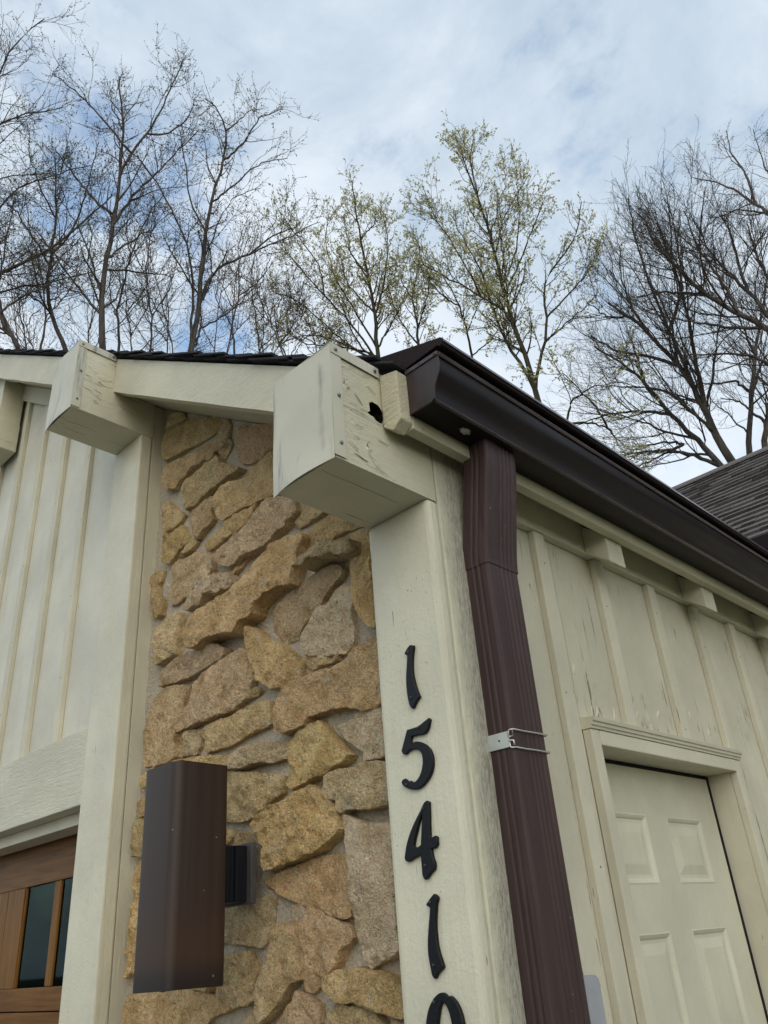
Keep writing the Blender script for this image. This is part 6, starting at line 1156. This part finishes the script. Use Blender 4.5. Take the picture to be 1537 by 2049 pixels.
# ------------------------------------------------------------------ the taller house wing behind
WING = empty('house_wing', (0, 6.91, 0), 'house wing behind the garage with grey brown shingle roof', 'house')
WX0, WX1 = -2.7, 9.0
EY, EZ, RY, RZ = 4.5, 3.995, 6.91, 5.905
SL = (RZ - EZ) / (RY - EY)
wr = prism('roof', M_SHINGLE_W, WING, [(EY + .05, EZ - .03), (RY, RZ - .06), (2 * RY - EY, EZ - .03), (2 * RY - EY, EZ - .15), (EY + .05, EZ - .15)], 'x', WX0, WX1)
NC = 22
for kf in range(2):
    for c in range(NC):
        y0 = EY + (RY - EY) * c / NC; y1 = EY + (RY - EY) * (c + 1.12) / NC
        z0 = EZ + SL * (y0 - EY); z1 = EZ + SL * (y1 - EY) - .004
        if kf: 
            if c % 3: continue
        bm = bmesh.new()
        xx = WX0 + random.uniform(-.3, 0)
        while xx < WX1:
            w = random.uniform(.1, .26)
            t = random.choice((.0, .0, .003, .006))
            pts_ = [(y0 - random.choice((0, .003, .008, .014)), z0 + .018 + t), (y1, min(z1, RZ)), (y1, min(z1, RZ) - .012), (y0 + .018, z0 - .004)]
            if kf: pts_ = [(2 * RY - p[0], p[1]) for p in pts_]
            bm_prism(bm, pts_, 'x', xx, xx + w - .004)
            xx += w
        from_bm('shingle_course', bm, M_SHINGLE_W, wr)
prism('ridge_cap', M_SHINGLE_W, WING, [(RY - .14, RZ - .075), (RY, RZ + .03), (RY + .14, RZ - .075), (RY + .14, RZ - .09), (RY, RZ + .012), (RY - .14, RZ - .09)], 'x', WX0, WX1)
box('eave_edge', M_WINGTRIM, WING, WX0, WX1, EY - .03, EY + .06, EZ - .03, EZ - .004, .004)
box('gutter', M_GUTTER, WING, WX0, WX1, EY - .11, EY - .005, EZ - .15, EZ - .034, .006)
box('wall', M_SIDE_R, WING, WX0 + .3, WX1, EY + .35, 2 * RY - EY - .35, 0, EZ - .1)

# ------------------------------------------------------------------ trees
def tubes(polys, rads, sides):
    """polys (N,K,3), rads (N,K) -> verts, quads"""
    N, K, _ = polys.shape
    d = np.gradient(polys, axis=1)
    d /= np.linalg.norm(d, axis=2, keepdims=True) + 1e-9
    ref = np.where(np.abs(d[..., 2:3]) > .9, np.array([1., 0, 0]), np.array([0, 0, 1.]))
    a = np.cross(d, ref); a /= np.linalg.norm(a, axis=2, keepdims=True) + 1e-9
    b = np.cross(d, a)
    t = np.arange(sides) * 2 * math.pi / sides
    V = polys[:, :, None, :] + rads[:, :, None, None] * (a[:, :, None, :] * np.cos(t)[None, None, :, None] + b[:, :, None, :] * np.sin(t)[None, None, :, None])
    idx = np.arange(N * K * sides).reshape(N, K, sides)
    i0 = idx[:, :-1, :]; i1 = idx[:, 1:, :]
    Q = np.stack([i0, np.roll(i0, -1, 2), np.roll(i1, -1, 2), i1], -1).reshape(-1, 4)
    return V.reshape(-1, 3), Q


def quad_mesh(name, V, Q, mt, parent, smooth=True):
    me = bpy.data.meshes.new(name)
    me.vertices.add(len(V)); me.vertices.foreach_set('co', np.ascontiguousarray(V, np.float32).ravel())
    me.loops.add(Q.size); me.loops.foreach_set('vertex_index', np.ascontiguousarray(Q, np.int32).ravel())
    k = Q.shape[1]
    me.polygons.add(len(Q)); me.polygons.foreach_set('loop_start', np.arange(len(Q), dtype=np.int32) * k)
    me.update(calc_edges=True)
    return link(name, me, mt, parent, smooth)


def spawn(polys, rads, per_len, len_rng, ang, up, tmin, rfac, K, rng, outward=None, curl=.12, rmin=.0016, rmax=9):
    """side branches along a set of parent polylines"""
    N, KK, _ = polys.shape
    seg = np.linalg.norm(np.diff(polys, axis=1), axis=2).sum(1)
    cnt = rng.poisson(seg * per_len)
    par = np.repeat(np.arange(N), cnt)
    M = len(par)
    if M == 0: return None
    t = tmin + (1 - tmin) * rng.random(M) ** .85
    f = t * (KK - 1); i = np.minimum(f.astype(int), KK - 2); w = (f - i)[:, None]
    p = polys[par, i] * (1 - w) + polys[par, i + 1] * w
    r0 = rads[par, i] * (1 - w[:, 0]) + rads[par, i + 1] * w[:, 0]
    tan = polys[par, i + 1] - polys[par, i]; tan /= np.linalg.norm(tan, axis=1, keepdims=True) + 1e-9
    q = rng.normal(size=(M, 3)); q -= (q * tan).sum(1, keepdims=True) * tan; q /= np.linalg.norm(q, axis=1, keepdims=True)
    a = np.radians(ang[0] + (ang[1] - ang[0]) * rng.random(M))[:, None]
    d = tan * np.cos(a) + q * np.sin(a)
    L_ = (len_rng[0] + (len_rng[1] - len_rng[0]) * rng.random(M) ** 1.3) * (1.1 - .6 * t)
    r0 = np.clip(r0 * rfac * rng.uniform(.6, 1, M), rmin, rmax)
    P = [p]; cur = p
    for k in range(K - 1):
        d = d + rng.normal(size=(M, 3)) * curl + np.array([0, 0, up])
        d /= np.linalg.norm(d, axis=1, keepdims=True)
        cur = cur + d * (L_ / (K - 1))[:, None]
        P.append(cur)
    P = np.stack(P, 1)
    R = r0[:, None] * np.linspace(1, .38, K)[None]
    return P, np.maximum(R, rmin * .8)


def resample(P, r0, K, rng, wob):
    P = np.asarray(P, float)
    s = np.r_[0, np.cumsum(np.linalg.norm(np.diff(P, axis=0), axis=1))]
    u = np.linspace(0, s[-1], K)
    # smooth (Catmull-like through cosine blend)
    X = np.stack([np.interp(u, s, P[:, k]) for k in range(3)], 1)
    for _ in range(2):
        X[1:-1] = .25 * X[:-2] + .5 * X[1:-1] + .25 * X[2:]
    return X, s[-1]


STYLE = {
    #        level1 density/len/ang/up          level2                     level3                 leaves
    'arch': dict(l1=(4.2, (.7, 2.0), (20, 50), .03), l2=(5.5, (.35, 1.0), (20, 55), .03), l3=(7, (.12, .42), (25, 60), .02), bud=1.4, bark='dark'),
    'bud': dict(l1=(3.8, (.6, 1.9), (25, 55), .10), l2=(5.4, (.3, .9), (25, 60), .06), l3=(6.5, (.1, .34), (30, 65), .04), bud=8.0, bark='dark'),
    'leaf': dict(l1=(5.0, (.6, 1.8), (22, 50), .12), l2=(7.5, (.25, .8), (25, 55), .08), l3=(5.5, (.1, .28), (30, 60), .05), bud=0, leaf=15, bark='olive'),
    'bare': dict(l1=(4.0, (.8, 2.6), (18, 45), .10), l2=(6.6, (.4, 1.2), (18, 48), .08), l3=(6, (.12, .45), (20, 55), .05), bud=0, bark='dark'),
    'thicket': dict(l1=(3.2, (.7, 1.9), (20, 50), .09), l2=(3.6, (.35, 1.1), (22, 55), .06), l3=(3.4, (.12, .4), (25, 60), .04), bud=2.2, bark='pale'),
    'palebare': dict(l1=(2.6, (.7, 1.9), (25, 55), .05), l2=(5, (.3, .9), (25, 60), .03), l3=(7, (.12, .34), (30, 65), .02), bud=1.0, bark='pale'),
}
BARK = {'dark': M_BARK, 'olive': M_BARK_OLIVE, 'grey': M_BARK_GREY, 'pale': M_BARK_PALE}
TLAB = {
    'left_edge': ('arching bare tree reaching in at the left edge', None),
    'leaner': ('bare tree leaning left beside the left edge', None),
    'left_second': ('thin dark budding tree left of the tallest left tree', None),
    'tall': ('tallest budding tree above the left beam end', None),
    'thin': ('slender dark tree just right of the tallest left tree', None),
    'fork': ('forked budding tree between the two beam ends', None),
    'sapling': ('faint brown sapling in the thicket above the rake board', None),
    'olive': None, 'tallolive': ('tall olive leafing tree behind the gutter corner', None),
    'mid': ('small leafing tree left of the tall olive tree', None),
    'low': ('low leafing branches rising above the gutter', None),
    'fan': ('bare tree with fan of dark twigs behind shingle roof', None),
    'grey': ('grey barked tree with low arching limbs behind shingle roof', None),
    'edge': ('dark bare tree reaching in at the right edge', None),
    'palehigh': ('pale fine twigged tree high at the top right', None),
}
NTH = {}
NTHLAB = {'olive': ['broad olive leafing tree behind the corner beam cap', 'small olive leafing tree right behind the broad olive one'],
          'pale': ['faint brown sapling behind the forked and tallest trees', 'faint brown sapling behind the left beam end', 'faint brown sapling left of the broad olive tree'],
          'trunk': ['grey upright trunk rising from the shingle roof ridge', 'grey upright trunk at the far right above the shingle roof']}
GRP = 'spring trees behind the garage'


def make_tree(ti, name, kind, hdir, limbs):
    rng = np.random.default_rng(100 + ti * 7)
    S_ = STYLE[kind]
    h = np.array([hdir[0], hdir[1], 0.])
    base_top = np.array(limbs[0][1][0]) / 100.
    base = np.array([base_top[0], base_top[1], 0.])
    if name in NTHLAB:
        k = NTH.get(name, 0); NTH[name] = k + 1; lab = NTHLAB[name][k]
    else: lab = TLAB[name][0]
    root = empty('tree', tuple(base), lab, 'tree', GRP)
    K = 18
    PL, RL = [], []
    for li, (r0, pts) in enumerate(limbs):
        P = np.array(pts, float) / 100.
        r0 = r0 / 1000. * .52
        X, Ln = resample(P, r0, K, rng, 0)
        # depth: limbs lean towards or away from the viewer
        lean = rng.uniform(-.32, .32) if li else rng.uniform(-.06, .06)
        u = np.linspace(0, 1, K)
        X += h[None] * (lean * Ln * u ** 1.2)[:, None] + rng.normal(size=(K, 3)) * .012
        if li:
            # start on the nearest point already built, so that limbs join
            allp = np.concatenate(PL)
            j = np.argmin(((allp - X[0]) ** 2).sum(1))
            if np.linalg.norm(allp[j] - X[0]) < 1.2: X += (allp[j] - X[0])[None] * np.linspace(1, 0, K)[:, None] ** 2
        PL.append(X); RL.append(r0 * (1 - .82 * u ** .9) + .004)
    # trunk down to the ground
    tk = np.stack([base + (PL[0][0] - base) * t for t in np.linspace(0, 1, 10)])
    tk += rng.normal(size=tk.shape) * .05 * np.sin(np.linspace(0, math.pi, 10))[:, None]
    tr_r = np.linspace(RL[0][0] * 2.1, RL[0][0], 10)
    Vt, Qt = tubes(tk[None], tr_r[None], 9)
    bark = BARK[S_['bark']] if not (name in ('trunk', 'grey')) else M_BARK_GREY
    if name in ('pale', 'sapling'): bark = M_BARK_PALE
    quad_mesh('trunk', Vt, Qt, bark, root)
    for X, r in zip(PL, RL):
        V, Q = tubes(X[None], r[None], 7)
        quad_mesh('limb', V, Q, bark, root)
    lp = np.stack(PL); lr = np.stack(RL)
    dens = {'low': 1.2, 'pale': 1.2, 'sapling': 1.0, 'fan': 1.15, 'edge': 1.15}.get(name, 1.)
    f = S_['l1']; s1 = spawn(lp, lr, f[0] * dens, f[1], f[2], f[3], .12, .55, 8, rng, curl=.13, rmin=.005, rmax=.022)
    f = S_['l2']; s2 = spawn(s1[0], s1[1], f[0], f[1], f[2], f[3], .15, .6, 6, rng, curl=.15, rmin=.0032)
    f = S_['l2']; s2b = spawn(lp, lr, f[0] * .6, f[1], f[2], f[3], .3, .3, 6, rng, curl=.15, rmin=.0038, rmax=.007)
    s2 = (np.concatenate([s2[0], s2b[0]]), np.concatenate([s2[1], s2b[1]]))
    f = S_['l3']; s3 = spawn(s2[0], s2[1], f[0] * .8, f[1], f[2], f[3], .12, .6, 4, rng, curl=.16, rmin=.0027)
    Vs, Qs, off = [], [], 0
    for (P, r), sd in ((s1, 5), (s2, 3), (s3, 3)):
        V, Q = tubes(P, r, sd); Vs.append(V); Qs.append(Q + off); off += len(V)
    cr = quad_mesh('crown', np.concatenate(Vs), np.concatenate(Qs), bark, root)
    cr['kind'] = 'stuff'
    # buds or young leaves along the twigs
    if S_.get('leaf') or S_['bud']:
        tips = []
        for P, r in (s2, s3):
            N = len(P)
            L_ = np.linalg.norm(np.diff(P, axis=1), axis=2).sum(1)
            c = rng.poisson(L_ * (S_.get('leaf') or S_['bud']) + (.6 if S_.get('leaf') else .35))
            par = np.repeat(np.arange(N), c)
            t = rng.random(len(par)) ** .7 * (P.shape[1] - 1.001); i = t.astype(int); w = (t - i)[:, None]
            tips.append((P[par, i] * (1 - w) + P[par, i + 1] * w, P[par, i + 1] - P[par, i]))
        C_ = np.concatenate([a for a, b in tips]); D = np.concatenate([b for a, b in tips])
        M = len(C_)
        D = D / (np.linalg.norm(D, axis=1, keepdims=True) + 1e-9) + rng.normal(size=(M, 3)) * .75
        D /= np.linalg.norm(D, axis=1, keepdims=True)
        q = rng.normal(size=(M, 3)); q -= (q * D).sum(1, keepdims=True) * D; q /= np.linalg.norm(q, axis=1, keepdims=True)
        ln = (rng.uniform(.034, .07, M) if S_.get('leaf') else rng.uniform(.022, .05, M))[:, None]
        wd = ln * rng.uniform(.2, .36, M)[:, None]
        V = np.stack([C_, C_ + D * ln * .5 + q * wd, C_ + D * ln, C_ + D * ln * .5 - q * wd], 1).reshape(-1, 3)
        Q = np.arange(M * 4).reshape(M, 4)
        lf = quad_mesh('foliage', V, Q, M_LEAF if S_.get('leaf') else M_BUD, root, False)
        lf['kind'] = 'stuff'
    return root


for ti, (nm, kind, hd_, limbs) in enumerate(TREES): make_tree(ti, nm, kind, hd_, limbs)
